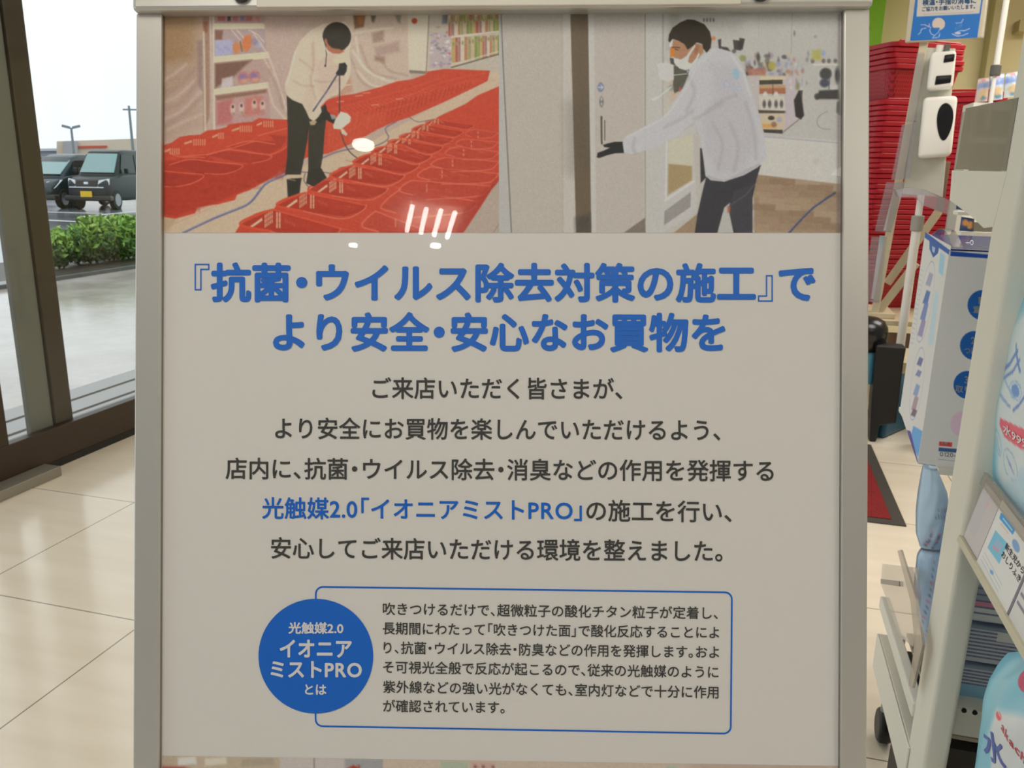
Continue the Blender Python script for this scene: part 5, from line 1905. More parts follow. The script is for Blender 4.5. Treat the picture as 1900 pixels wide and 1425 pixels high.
def bar_px(a, b, w, h, name, m, mb=None, t=0.02, build=True):
    p, q_ = hp([a], h)[0], hp([b], h)[0]
    B = MB().bar(p, q_, w, t, HP.ex)
    return B.build(name, m, stand, 0.003)


px2m = 1.0 / F_PX * 5.05
bar_px((1718, 60), (1622, 588), 12 * px2m, 0.02, 'front_rail', M_cream_bar)
bar_px((1624, 586), (1700, 488), 13 * px2m, -0.02, 'brace', M_cream_bar)
bar_px((1646, 526), (1742, 392), 13 * px2m, -0.06, 'brace', M_cream_bar)
bar_px((1742, 392), (1756, 300), 12 * px2m, -0.06, 'rear_rail', mat('brown_grey_bar', (132, 108, 92), 0.5))
ba = hp([(1614, 590), (1660, 592)], 0.02)
MB().box2((ba[0][0] - .1, ba[0][1] - .03, bz + 0.001), (ba[1][0], ba[0][1] + 0.3, bz + 0.03)).build('foot_bar', M_cream_bar, stand, 0.004)
lo = hp([(1714, 88), (1773, 90), (1749, 366), (1674, 360)], 0.022)
MB().prism(lo, HP.ez * -0.012).build('mounting_panel', mat('grey_white_panel', (205, 205, 192), 0.5), stand, 0.003)
MB().tube([hp([(1745, 84)], 0.03)[0], hp([(1741, 100)], 0.03)[0]], 0.018, 14).build('neck', M_whiteb, stand)
MB().box(hp([(1757, 92)], 0.035)[0], (0.022, 0.02, 0.05)).build('clamp', mat('dark_grey_clamp', (90, 90, 84), 0.5), stand)

# notice frame and print
fo = [(1692, -40), (1839.5, -48), (1825, 72), (1679, 81)]
fi = [(1703.5, -40), (1828, -46), (1813, 69), (1691.5, 75)]
c_ = hp(fo, 0.05)
MB().prism(hp(fo, 0.045), HP.ez * 0.018).build('notice_frame', mat('pale_silver_frame', (206, 198, 180), 0.35, 0.4), stand, 0.012, seg=4)
ar = Art(HP, fi, 2.6, (40, 104, 160), 0.0635)
PWR = (212, 204, 184)
ar.poly([(1706, -40), (1827, -44), (1817, 25), (1700.5, 31)], (190, 180, 160), 1, 1.5)
ar.line([(1713, 27), (1806, 22)], 2.4, (150, 128, 118), 0.7)
ar.ell(1741.5, 44.5, 12, 11.5, (196, 176, 152), 1)
ar.poly([(1727, 52), (1743, 51), (1744, 58), (1738, 66), (1728, 60)], (40, 100, 156), 0.9, 1)
ar.line([(1727, 50), (1725, 57), (1728, 63), (1734, 66), (1741, 60), (1744, 54)], 3.6, (150, 172, 196))
ar.line([(1734, 66), (1730, 71), (1742, 69), (1744, 62)], 3.6, (150, 172, 196))
ar.line([(1709, 46), (1716, 46), (1724, 50), (1724, 44)], 4, (176, 160, 176))
ar.line([(1718, 52), (1710, 54), (1708, 60), (1704, 64)], 4, (150, 172, 196))
ar.line([(1774, 43), (1784, 42), (1787, 36)], 4, (160, 166, 186))
for k in range(4):
    ar.line([(1775 + 3 * k, 45), (1773 + 3.4 * k, 55)], 1.8, (130, 154, 184), 0.8)
ar.line([(1775, 60), (1782, 57), (1790, 57), (1799, 53)], 4, (168, 172, 186))
ar.line([(1767, 63), (1776, 67), (1786, 66), (1796, 62)], 4, (168, 172, 186))
ar.ell(1777, 61.5, 6, 2.2, (180, 174, 176))
ntc = ar.c.mesh('notice_print', ar.map(0.0645), PWR, M_card, stand)
I_not = mat('notice_blue_ink', linear=(0.05, 0.19, 0.42), rough=0.5)
mb = MB()
hmap = lambda uv: HP.w(HP.px(uv, 0.0655), 0.0655)
lettering(mb, '検温・手指の消毒に', 1712, 1811, 4.5, 0.5, 12.5, hmap, 0.03)
lettering(mb, 'ご協力をお願いいたします。', 1711, 1809, 17, 12, 9.0, hmap, 0.02)
mb.build('notice_text', I_not, stand)


def rounded_body(name, quad, depth, m, parent, bev, h0):
    return MB().prism(hp(quad, h0), HP.ez * depth).build(name, m, parent, bev, True, seg=5)


tc_ = hp([(1738, 132)], 0.03)[0]
th_ = thing('thermometer', tc_, 'white wall thermometer with a dark screen mounted above the soap dispenser', 'thermometer')
rounded_body('body', [(1727, 102), (1774, 98), (1767, 166), (1719, 171)], 0.11, M_whiteb, th_, 0.018, 0.024)
M_scr = mat('black_glossy_screen', (18, 17, 19), 0.2)
rounded_body('sensor_window', [(1753, 102), (1772, 100), (1770, 114), (1750, 117)], 0.01, M_scr, th_, 0.006, 0.130)
rounded_body('screen', [(1737, 141), (1766, 139), (1764, 154), (1734, 158)], 0.01, M_scr, th_, 0.006, 0.130)
dc_ = hp([(1740, 235)], 0.03)[0]
di_ = thing('soap_dispenser', dc_, 'white hand sanitiser dispenser with a tall dark oval window', 'dispenser')
rounded_body('body', [(1714, 184), (1776, 181), (1764, 290), (1703, 295)], 0.13, M_whiteb, di_, 0.022, 0.024)
thv = np.linspace(0, 2 * np.pi, 30, endpoint=False)
ov = np.stack([1753 + 15 * np.cos(thv) * (1 - .22 * np.sin(thv)) - 2.6 * np.sin(thv), 226 + 35 * np.sin(thv)], 1)
MB().prism(hp(ov, 0.150), HP.ez * 0.008).build('oval_window', M_scr, di_, 0.003)

# ---- clear leaflet holders hooked on the stand's left rail
def holder(px, label, tint, h=0.06):
    lo = hp(px, h)
    c = lo.mean(0)
    t = thing('leaflet_holder', c, label, 'leaflet holder', 'clear leaflet holders on the stand')
    d = HP.ez * 0.05
    for i, nm in ((0, 'front_sheet'), (1, 'back_sheet')):
        MB().prism([p + (d if i == 0 else 0) for p in lo], HP.ez * 0.003).build(nm, M_clear, t)
    MB().prism([lo[3], lo[2], lo[2] + d, lo[3] + d], (0, 0, 0.004)).build('tray', M_clear, t)
    a = Art(HP, px, 4.0, tint, h + 0.02)
    w, hh = a.c.w * a.c.step, a.c.h * a.c.step
    a.c.poly([(a.c.x0, a.c.y0), (a.c.x1, a.c.y0), (a.c.x1, a.c.y0 + hh * .12), (a.c.x0, a.c.y0 + hh * .12)], (136, 176, 226), 0.9, 2)
    for k in range(3):
        x = a.c.x0 + w * (0.2 + .28 * k)
        a.c.line([(x, a.c.y0 + hh * .2), (x, a.c.y1)], 8, (206, 160, 170), 0.5, 3)
    q = np.array([p for p in px], float)
    lq = HP.px(px, h + 0.02)
    Lp, Rp = [lq[0] * .55 + lq[1] * .45, lq[3] * .55 + lq[2] * .45], [lq[1], lq[2]]
    pillow('leaflets', Lp, Rp, HP, 0.02, a, (180, 176, 172), M_card, t, nt=12, ns=10)
    return t


holder([(1702, 100), (1716, 100), (1700, 226), (1682, 226)], 'clear leaflet holder, uppermost on the left of the stand', (206, 176, 178))
holder([(1674, 232), (1702, 228), (1688, 330), (1654, 334)], 'clear leaflet holder with pale leaflets halfway up the stand', (196, 176, 180))
holder([(1645, 338), (1679, 338), (1654, 430), (1624, 428)], 'clear leaflet holder with white leaflets below the dispenser level', (214, 204, 196))
holder([(1618, 438), (1646, 440), (1632, 560), (1600, 556)], 'clear leaflet holder lowest on the left rail above the black bin', (206, 190, 188))

# ---- white pole stand with a clear arm
PYW = 4.78
pp = at(1690, 500, Y=PYW)
po = thing('pole_stand', (pp[0], pp[1], 0), 'white telescopic pole with grey clamp carrying a clear plastic arm', 'stand')
zt_, zm = at(1710, 362, Y=PYW)[2], at(1702, 416, Y=PYW)[2]
MB().tube([(pp[0], pp[1], 0.02), (pp[0], pp[1], zm)], 0.0225, 20).build('lower_tube', M_whiteb, po, smooth=False)
MB().tube([(pp[0], pp[1], zm), (pp[0], pp[1], zt_)], 0.017, 20).build('upper_tube', M_whiteb, po)
MB().tube([(pp[0], pp[1], zm - 0.035), (pp[0], pp[1], zm + 0.045)], 0.031, 20).build('clamp', mat('mid_grey_plastic', (158, 156, 148), 0.5), po, 0.005)
MB().tube([(pp[0], pp[1], 0.0), (pp[0], pp[1], 0.02)], 0.065, 28).build('base_disc', M_whiteb, po, 0.004)
PYP = on_Y(PYW - 0.05)
MB().prism(wpx(PYP, [(1662, 352), (1690, 348), (1716, 352), (1836, 404), (1828, 412), (1770, 402), (1716, 382), (1700, 366), (1668, 366)]), (0, 0.10, 0)).build('clear_arm', clear_mat('milky_acrylic', (0.95, 0.95, 0.97), 1.45, 0.08, 0.30, (214, 212, 222)), po)

# ---- far shelf with small packs, and the thin pole on it
FY = 4.3
fz = at(1830, 190, Y=FY)[2]
fx0 = at(1807, 190, Y=FY)[0]
sh = thing('display_shelf', (fx0 + 0.4, FY + 0.1, 0), 'tall white display shelf with small packs on its top board', 'shelf')
MB().box2((fx0, FY, fz - 0.03), (fx0 + 1.1, FY + 0.2, fz)).build('shelf_board', M_white, sh)
MB().box2((fx0, FY + 0.18, 0), (fx0 + 1.1, FY + 0.2, fz - 0.031)).build('back_panel', mat('grey_back_panel', (172, 170, 160), 0.6), sh)
for xx in (fx0, fx0 + 1.08):
    MB().box2((xx, FY, 0), (xx + 0.02, FY + 0.175, fz - 0.031)).build('side_panel', mat('grey_side_panel', (188, 186, 176), 0.6), sh)
for zz in (1.5, 1.15, 0.8):
    MB().box2((fx0 + .021, FY, zz), (fx0 + 1.079, FY + 0.175, zz + .025)).build('shelf_board', M_white, sh)
FP = on_Y(FY + 0.05)


def snack(px, col, lab, Y=FY + 0.06, z0=None, th=0.07, group='small packs on the far shelf'):
    P = on_Y(Y)
    a = Art(P, px, 3.0, col)
    lq = P.px(px)
    lo_, hi_ = lq.min(0), lq.max(0)
    cx = a.c
    hh = cx.y1 - cx.y0
    ww = cx.x1 - cx.x0
    cx.poly([(cx.x0, cx.y0 + hh * .25), (cx.x1, cx.y0 + hh * .15), (cx.x1, cx.y0 + hh * .4), (cx.x0, cx.y0 + hh * .5)], (120, 140, 176), 0.8, 2)
    cx.ell(cx.x0 + ww * .5, cx.y0 + hh * .68, ww * .3, hh * .18, (210, 176, 120), 0.9, 2)
    cx.ell(cx.x0 + ww * .35, cx.y0 + hh * .12, ww * .2, hh * .08, (196, 130, 120), 0.8, 2)
    cx.ell(cx.x0 + ww * .6, cx.y0 + hh * .85, ww * .25, hh * .07, (90, 130, 150), 0.8, 2)
    c = P.w([(lo_ + hi_) / 2])[0]
    c[2] = P.w([lo_])[0][2]
    o = pillow('snack_pack', [lq[0], lq[3]], [lq[1], lq[2]], P, th, a, (205, 195, 175), M_film, None, c, nt=16, ns=12)
    tag(o, lab, 'pack', group)
    return o


snack([(1815, 146), (1836, 144), (1832, 188), (1808, 190)], (206, 176, 150), 'leftmost small pack on the top board of the far shelf')
snack([(1838, 140), (1864, 136), (1860, 184), (1834, 187)], (190, 190, 196), 'small pack behind the thin pole on the far shelf')
snack([(1866, 136), (1892, 132), (1890, 178), (1862, 182)], (204, 206, 208), 'rightmost small pale pack on the far shelf')
pq = at(1838, 190, Y=FY - 0.03)
tp = thing('sign_pole', (pq[0], pq[1], fz), 'thin white sign pole with a dark clamp rising behind the shelf', 'pole')
zc1 = at(1846, 132, Y=FY - 0.03)[2]
MB().tube([(pq[0], pq[1], fz - 0.10), (pq[0], pq[1], zc1)], 0.009, 12).build('lower_tube', M_whiteb, tp)
MB().tube([(pq[0], pq[1], zc1), (pq[0], pq[1], 2.7)], 0.0125, 12).build('upper_tube', M_whiteb, tp)
MB().tube([(pq[0], pq[1], zc1 - 0.02), (pq[0], pq[1], zc1 + 0.025)], 0.022, 12).build('clamp', mat('dark_grey_clamp'), tp, 0.004)

# ------------------------------------------------------------------ the near shelf unit on the right
C0 = at(1801, 885, d=1.25)
Xc, Yc = C0[0], C0[1]
Y2 = at(1767, 872, X=Xc)[1]
X2 = at(1758, 1425, Y=Yc)[0]
print('POST', Xc, Yc, Y2, X2, ls if False else '')
unit = thing('shelf_unit', (Xc, Yc, 0), 'white steel shelf unit in the right foreground with slotted rails', 'shelf')
MB().box2((Xc, Yc, 0.0), (X2, Y2, 2.2)).build('upright', M_white, unit, 0.007, False, seg=4)
PX = on_X(Xc)
MB().prism(wpx(PX, [(1766, 316), (1868, 318), (1842, 421), (1824, 423), (1800, 400), (1762, 372)], 0.001), (0.004, 0, 0)).build('bracket_plate', M_white, unit, 0.001)
MB().prism(wpx(PX, [(1792, 201), (1889, 181), (1866, 317), (1773, 314)], 0.001), (0.004, 0, 0)).build('smoked_panel', M_smoke, unit)
# low rails that run back from the upright
def rail(a, b, hpx, name, dx, m):
    p, q_ = at(*a, X=Xc - dx), at(*b, X=Xc - dx)
    zz = p[2]
    return p, q_


p1 = at(1697, 1312, X=Xc)
q1 = at(1637, 1104, X=Xc)
MB().box2((Xc - 0.004, Y2 - 0.005, p1[2] - 0.020), (Xc + 0.016, q1[1], p1[2] + 0.008)).build('side_rail', M_white, unit, 0.003)
p2 = at(1680, 1425, X=Xc)
q2 = at(1630, 1180, X=Xc)
z2 = at(1652, 1262, X=Xc)[2]
zl = at(1640, 1330, X=Xc)[2]
rb = MB().box2((Xc - 0.004, Y2 - 0.02, z2 - 0.075), (Xc + 0.000, q2[1], z2 + 0.008))
rb.box2((Xc, Y2 - 0.02, z2 - 0.075), (Xc + 0.03, q2[1], z2 - 0.071)).box2((Xc, Y2 - 0.02, z2 + 0.004), (Xc + 0.03, q2[1], z2 + 0.008))
rb.build('base_rail', M_white, unit, 0.002)
cw = at(1636, 1382, Z=0.0)
cs = MB().tube([(cw[0] - 0.014, cw[1] + .02, 0.042), (cw[0] + 0.02, cw[1] + .02, 0.042)], 0.042, 24)
cs.build('caster', mat('black_caster_rubber', (18, 18, 20), 0.45), unit, 0.01, seg=3)
MB().tube([(cw[0], cw[1] + .02, 0.05), (cw[0] + .01, cw[1] + .02, z2 - 0.07)], 0.012, 10).build('caster_stem', mat('zinc', (150, 150, 150), 0.4, 0.8), unit)
# lower shelves seen beneath the price cards
YS = Yc + 0.06
ls = [wpx(on_Y(YS), [(1765, 1308), (1840, 1327), (1840, 1385), (1760, 1366)])]
zs1 = at(1790, 1312, Y=YS)[2]
zs2 = at(1790, 1366, Y=YS)[2]
sl = MB().box2((X2 + .002, YS, zs2), (X2 + 0.40, YS + 0.003, zs1 - 0.004)).box2((X2 + .002, YS + 0.003, zs1 - 0.006), (X2 + 0.40, YS + 0.35, zs1 - 0.003))
sl.build('shelf_board', M_white, unit, 0.001)
for (u, v) in ((1789, 1319), (1809, 1323), (1829, 1328)):
    p = at(u, v, Y=YS - 0.001)
    MB().tube([p, p + np.array([0, 0.003, 0])], 0.0042, 12).build('slot_hole', mat('hole_shadow', (20, 20, 20), 0.8), unit)
zs3 = at(1790, 1384, Y=YS)[2]
MB().box2((X2 + .002, YS + 0.015, zs3), (X2 + 0.4, YS + 0.35, zs2 - 0.012)).build('base_plinth', mat('warm_grey_plinth', (176, 168, 150), 0.5), unit)
MB().box2((X2 + .002, YS + 0.03, 0.0), (X2 + 0.4, YS + 0.34, zs3 - 0.03)).build('kick_plate', mat('dark_kick_plate', (52, 48, 46), 0.6), unit)

# ---- carton behind the upright
K0 = at(1764, 465, d=1.76)
ang = math.radians(4.2)
ka, kb = np.array([math.sin(ang), math.cos(ang), 0]), np.array([math.cos(ang), -math.sin(ang), 0])
LFP = Plane(K0, -ka, (0, 0, 1))        # left face; x runs towards the viewer
RFP = Plane(K0, kb, (0, 0, 1))         # right face
kz = RFP.px([(1703, 858)])[0, 1]
kd = -LFP.px([(1717, 431)])[0, 0]
kw = 0.20
print('CARTON', K0, kz, kd)
bc = K0 + np.array([0, 0, kz])
box = thing('carton', bc + (ka * kd + kb * kw) / 2, 'white carton with navy lid and blue numbered circles standing behind the shelf upright', 'carton')
cor = [K0, K0 + kb * kw, K0 + kb * kw + ka * kd, K0 + ka * kd]
MB().hexa([p + np.array([0, 0, kz + 0.004]) for p in cor], cor).build('body', mat('white_carton', (210, 208, 206), 0.5), box, 0.001)
M_nav = mat('navy_gloss_card', (18, 44, 112), 0.2)
MB().hexa([p + np.array([0, 0, 0.0005]) for p in cor], [p + np.array([0, 0, 0.004]) for p in cor]).build('lid', M_nav, box, 0.001)
MB().hexa([p + np.array([0, 0, kz - 0.003]) + (0, 0, 0) for p in cor], [p + np.array([0, 0, kz + 0.0035]) for p in cor]).build('bottom_edge', mat('indigo_card', (44, 48, 128), 0.5), box)
al = Art(LFP, [(1717, 430), (1764, 465), (1703, 858), (1683, 800)], 1.2, (206, 206, 212), 0.0)
PWB = (212, 212, 216)
c = al.c
al.poly([(1717, 430), (1764, 465), (1763, 474), (1716, 441)], (30, 84, 172), 1)
al.poly([(1725, 444), (1743, 458), (1741, 470), (1732, 478), (1725, 462)], (34, 84, 168), 1)
al.poly([(1730, 456), (1736, 460), (1734, 470), (1730, 466)], (196, 206, 220), .8)
al.poly([(1745, 468), (1754, 474), (1750, 512), (1742, 505)], (146, 192, 226), 0.9, 3)
al.ring(1718, 560, 12, 76, 2.0, (126, 140, 200), 0.9, 0.16)
for (v0, v1, col) in ((505, 528, (150, 152, 186)), (538, 562, (60, 96, 176)), (560, 592, (96, 120, 190)), (592, 622, (136, 128, 182))):
    al.poly([(1726 - (v0 - 500) * .16, v0), (1733 - (v0 - 500) * .16, v0 + 4), (1731 - (v1 - 500) * .16, v1 + 4), (1722 - (v1 - 500) * .16, v1)], col, 0.85, 2)
for k in range(16):
    v = 500 + 9 * k
    al.line([(1708 - (v - 500) * .14, v), (1714 - (v - 500) * .14, v + 3)], 1.6, (150, 146, 170), 0.6)
al.poly([(1735, 540), (1742, 545), (1732, 640), (1722, 640)], (170, 204, 228), 0.7, 5)
al.ring(1702, 712, 11, 68, 2.0, (120, 140, 206), 0.9, 0.13)
for (v0, v1, col) in ((662, 676, (70, 84, 150)), (686, 696, (96, 110, 170)), (712, 732, (110, 140, 200)), (734, 760, (150, 130, 150)), (758, 770, (90, 70, 100))):
    al.poly([(1707 - (v0 - 660) * .12, v0), (1714 - (v0 - 660) * .12, v0 + 4), (1711 - (v1 - 660) * .12, v1 + 4), (1703 - (v1 - 660) * .12, v1)], col, 0.8, 2)
al.poly([(1695, 790), (1712, 800), (1704, 850), (1690, 812)], (92, 160, 222), 1, 1.5)
al.poly([(1683, 798), (1690, 800), (1704, 858), (1700, 858)], (70, 64, 150), 1, 1)
c.noise(1.5)
c.mesh('left_print', al.map(0.0006), PWB, M_card, box)
arx = Art(RFP, [(1764, 465), (1875, 474), (1810, 872), (1703, 858)], 1.2, (188, 188, 190), 0.0)
for (u, v, r, col) in ((1823, 566, 28, (20, 80, 152)), (1808, 641, 27, (20, 80, 152)), (1795, 714, 26, (20, 80, 152)), (1787, 787, 24, (206, 168, 190))):
    arx.ell(u, v, r, r, col)
arx.poly([(1764, 466), (1875, 476), (1873, 482), (1763, 475)], (26, 66, 150), 1)
arx.poly([(1743, 819), (1767, 821), (1766, 829), (1742, 827)], (196, 50, 52), 1)
arx.poly([(1742, 830), (1790, 834), (1789, 841), (1741, 837)], (56, 84, 128), 1)
arx.line([(1741, 852), (1790, 857)], 1.2, (110, 110, 118), .7)
arx.c.noise(1.2)
arx.c.mesh('right_print', arx.map(0.0006), (188, 188, 190), M_card, box)
rmap = lambda uv: RFP.w(RFP.px(uv, 0.0012), 0.0012)
mb = MB()
lettering(mb, '1', 1817, 1822, 557, 557, 18, rmap, 0.02)
lettering(mb, '置く', 1806, 1832, 574, 576, 14, rmap, 0.02)
lettering(mb, '2', 1802, 1809, 631, 631, 18, rmap, 0.02)
lettering(mb, 'つける', 1790, 1822, 650, 653, 14, rmap, 0.02)
lettering(mb, '3', 1790, 1797, 704, 704, 18, rmap, 0.02)
lettering(mb, '取り', 1773, 1799, 721, 723, 14, rmap, 0.02)
lettering(mb, 'お買い', 1746, 1764, 823, 824.5, 6.5, rmap, 0.02)
mb.build('circle_text', mat('pale_print', (214, 220, 226), 0.5), box)
mb = MB()
lettering(mb, '0120-', 1744, 1773, 842, 844.5, 11.5, rmap, 0.0)
mb.build('phone_text', mat('grey_print', (96, 98, 108), 0.5), box)
# clear carrying loop on the lid
h0, h1 = K0 + ka * kd * 0.9 + kb * 0.01, K0 + ka * kd * 0.1 + kb * 0.01
pts = [h0 * (1 - t) + h1 * t + np.array([0, 0, 0.004 + 0.028 * math.sin(math.pi * t)]) for t in np.linspace(0, 1, 12)]
hb = MB()
hb.add([p for p in pts] + [p + kb * 0.02 for p in pts], [(i, i + 1, 12 + i + 1, 12 + i) for i in range(11)])
hd = hb.build('carrying_loop', M_clear, box)
hd.modifiers.new('thickness', 'SOLIDIFY').thickness = 0.0015
mb = MB()
tpz = K0[2] + 0.0046
Tm = lambda uv: np.stack([*(at(u, v, Z=tpz) for u, v in uv)])
lettering(mb, '―○', 1792, 1806, 449.5, 450, 12, Tm)
mb.build('lid_text', mat('pale_print'), box)
# its own shelf board, tucked behind the upright
kq = bc
MB().box2((bc[0] + 0.035, K0[1] - 0.03, bc[2] - 0.014), (Xc + 0.40, bc[1] + kd + 0.02, bc[2] - 0.001)).build('shelf_board', M_white, unit, 0.001)
# back panel that carries both sides of the unit
MB().box2((Xc + 0.40, Yc - 0.6, 0.0), (Xc + 0.41, Y2 + 0.7, 2.1)).build('back_panel', mat('pale_grey_panel', (196, 198, 196), 0.6), unit)

# small orange packs seen past the bracket plate
for (px, lab) in (([(1776, 358), (1806, 362), (1802, 392), (1774, 388)], 'orange and blue snack pack behind the clear arm, above the carton'),
                  ([(1784, 402), (1808, 406), (1806, 430), (1780, 428)], 'brown snack pack just above the carton lid')):
    P = on_Y(K0[1] + kd + 0.10)
    a = Art(P, px, 1.2, (60, 80, 120))
    cx = a.c
    ww, hh = cx.x1 - cx.x0, cx.y1 - cx.y0
    cx.ell(cx.x0 + ww * .3, cx.y0 + hh * .4, ww * .2, hh * .22, (236, 150, 70), 1, 1.5)
    cx.ell(cx.x0 + ww * .65, cx.y0 + hh * .55, ww * .22, hh * .26, (230, 160, 96), 1, 1.5)
    cx.ell(cx.x0 + ww * .9, cx.y0 + hh * .5, ww * .12, hh * .3, (140, 110, 70), 1, 1.5)
    lq = P.px(px)
    cc_ = P.w([lq.mean(0)])[0]
    o = pillow('snack_pack', [lq[0], lq[3]], [lq[1], lq[2]], P, 0.02, a, (215, 210, 200), M_film, None, cc_, nt=12, ns=12)
    tag(o, lab, 'pack', 'snack packs above the carton')
for o_ in [o for o in COL.objects if o.name.startswith('snack_pack') and o.location[1] < 3]:
    l_ = o_.location
    zb_ = min(v.co.z for v in o_.data.vertices) + l_[2]
    MB().box2((l_[0] - 0.018, l_[1] - 0.03, zb_ - 0.010), (Xc + 0.4, l_[1] + 0.03, zb_ - 0.001)).build('shelf_board', M_white, unit)

# ---- two pale blue packs hanging behind the upright
HY = Y2 + 0.16
HPp = on_Y(HY)


def hang(left, right, lab, k):
    allp = left + right
    a = Art(HPp, allp, 1.0, (166, 196, 228))
    c = a.c
    hh, ww = c.y1 - c.y0, c.x1 - c.x0
    c.poly([(c.x0 + ww * .5, c.y0), (c.x1, c.y0), (c.x1, c.y1), (c.x0 + ww * .6, c.y1)], (150, 182, 220), 0.7, 6)
    if k == 0:
        for j, (fx, fy) in enumerate(((.72, .10), (.62, .42), (.55, .5))):
            for i in range(4):
                c.line([(c.x0 + ww * (fx - .12 + .08 * i), c.y0 + hh * fy), (c.x0 + ww * (fx - .1 + .08 * i), c.y0 + hh * (fy + .05))], 1.6, (60, 90, 170) if j == 0 else (90, 100, 130), 0.8)
    for i in range(14 if k else 8):
        y = c.y0 + hh * ((.1 if k else .72) + (.06 if k else .03) * i)
        col = (70, 80, 120) if i % 3 else (196, 110, 140)
        c.line([(c.x0 + ww * (.42 - .015 * i), y), (c.x0 + ww * (.70 - .015 * i), y + hh * .03)], 1.5, col, 0.75)
    lq, rq = HPp.px(left), HPp.px(right)
    cc_ = HPp.w([np.vstack([lq, rq]).mean(0)])[0]
    # this plane's normal points at the viewer
    o = pillow('wipes_pack', lq, rq, HPp, 0.07, a, (206, 212, 220), M_film, None, cc_)
    tag(o, lab, 'wipes pack', 'pale blue wipes packs behind the upright')


hang([(1712, 864), (1703, 915), (1699, 950), (1699, 988), (1707, 1014)], [(1738, 868), (1758, 915), (1764, 965), (1760, 990), (1752, 1016)], 'pale blue wipes pack right under the carton', 0)
hang([(1708, 1018), (1701, 1030), (1695, 1090), (1702, 1140), (1716, 1196)], [(1754, 1020), (1758, 1060), (1754, 1120), (1748, 1160), (1740, 1200)], 'pale blue wipes pack hanging below the one under the carton', 1)

# ---- clear price channel low down on the unit's far side
ch = thing('clear_bracket', at(1680, 1150, X=Xc - 0.02), 'bent clear acrylic price channel low on the shelf unit', 'price holder')
PC = on_X(Xc - 0.012)
for pts, m in (([(1637, 1046), (1700, 1053), (1706, 1110), (1694, 1200), (1668, 1180), (1634, 1082)], M_clear),):
    MB().prism(wpx(PC, pts), (0.003, 0, 0)).build('sheet', m, ch)
MB().prism(wpx(PC, [(1634, 1074), (1668, 1078), (1668, 1088), (1634, 1083)], 0.004), (0.002, 0, 0)).build('fold', M_edge, ch)
MB().prism(wpx(PC, [(1665, 1022), (1671, 1020), (1699, 1110), (1712, 1196), (1693, 1276), (1686, 1272), (1697, 1192), (1689, 1115)], 0.006), (0.004, 0, 0)).build('edge_strip', clear_mat('grey_acrylic', (0.85, 0.83, 0.81), 1.35, 0.1, 0.35, (190, 184, 176)), ch)

# ---- price rail with cards
A1, B1 = at(1830, 884, Y=Yc - 0.012), None
Xb_ = A1[0] - 0.035
# lower end of the rail's left edge: lies nearer the aisle
B1 = at(1783, 1000, Y=Yc - 0.012)
PR = Plane(A1, (0, -1, 0), A1 - B1)
pr = thing('price_rail', (A1 + B1) / 2 + np.array([0, -0.2, 0]), 'clear sloping price rail with product cards along the near shelf edge', 'price rail')
rl = np.linalg.norm(A1 - B1)
print('RAIL', A1, B1, rl)


def prail(x0, x1, y0, y1, h, t, name, m, parent=pr):
    lo = PR.w([(x0, y0), (x1, y0), (x1, y1), (x0, y1)], h)
    hi = PR.w([(x0, y0), (x1, y0), (x1, y1), (x0, y1)], h + t)
    return MB().hexa(lo, hi).build(name, m, parent)


prail(0, 0.5, -rl, 0, -0.003, 0.002, 'rail_back', mat('grey_rail_plastic', (176, 170, 170), 0.4))
prail(0, 0.5, -0.012, 0.006, -0.001, 0.006, 'top_lip', clear_mat('grey_acrylic'))
prail(0, 0.5, -rl - 0.004, -rl + 0.006, -0.001, 0.006, 'bottom_lip', mat('cream_lip', (206, 200, 176), 0.4))
ac = Art(PR, [(1860, 932), (1812, 1040), (1867, 1143), (1900, 1080), (1905, 990)], 0.6, (182, 176, 180), 0.0)
PWC = (182, 176, 180)
q5 = PR.px([(1860, 932), (1812, 1040), (1867, 1143)]) * 1000
x_l = q5[:2, 0].mean()
x_r = q5[2, 0]
c = ac.c = Canvas(x_l, 2.0, x_r, rl * 1000 - 6, 0.6, (188, 182, 184))
ac.poly([(1858, 951), (1863, 955), (1885, 982), (1880, 993), (1855, 962)], (64, 130, 200), 1, .5)
ac.line([(1862, 962), (1879, 984)], 1.6, (190, 206, 226), .8)
ac.line([(1858, 972), (1872, 990)], 2.0, (196, 150, 140), .7)
ac.poly([(1848, 984), (1870, 1008), (1855, 1047), (1833, 1016)], (104, 158, 188), 1, .8)
ac.poly([(1852, 1000), (1862, 1012), (1856, 1028), (1844, 1012)], (140, 150, 176), .8, 1)
ac.line([(1843, 1014), (1853, 1024)], 2.4, (200, 110, 130), .9)
ac.ell(1886, 1013, 6, 13, (112, 136, 176), 1, 1, -.35)
for k in range(3):
    ac.line([(1828 - 3.5 * k, 1026 + 6 * k), (1860 - 3.5 * k, 1086 + 6 * k)], 0.9, (140, 140, 160), .75)
ac.ell(1841, 1062, 3, 5, (80, 130, 190), .8, .8, -.5)
c.noise(1.2)
c.mesh('price_card', ac.map(0.0006), PWC, M_card, pr)
mb = MB()


def along(a, b, h):
    """text frame whose x runs from photo pixel a to b on the rail"""
    pa, pb = PR.px([a, b]) * 1000
    return pa, pb


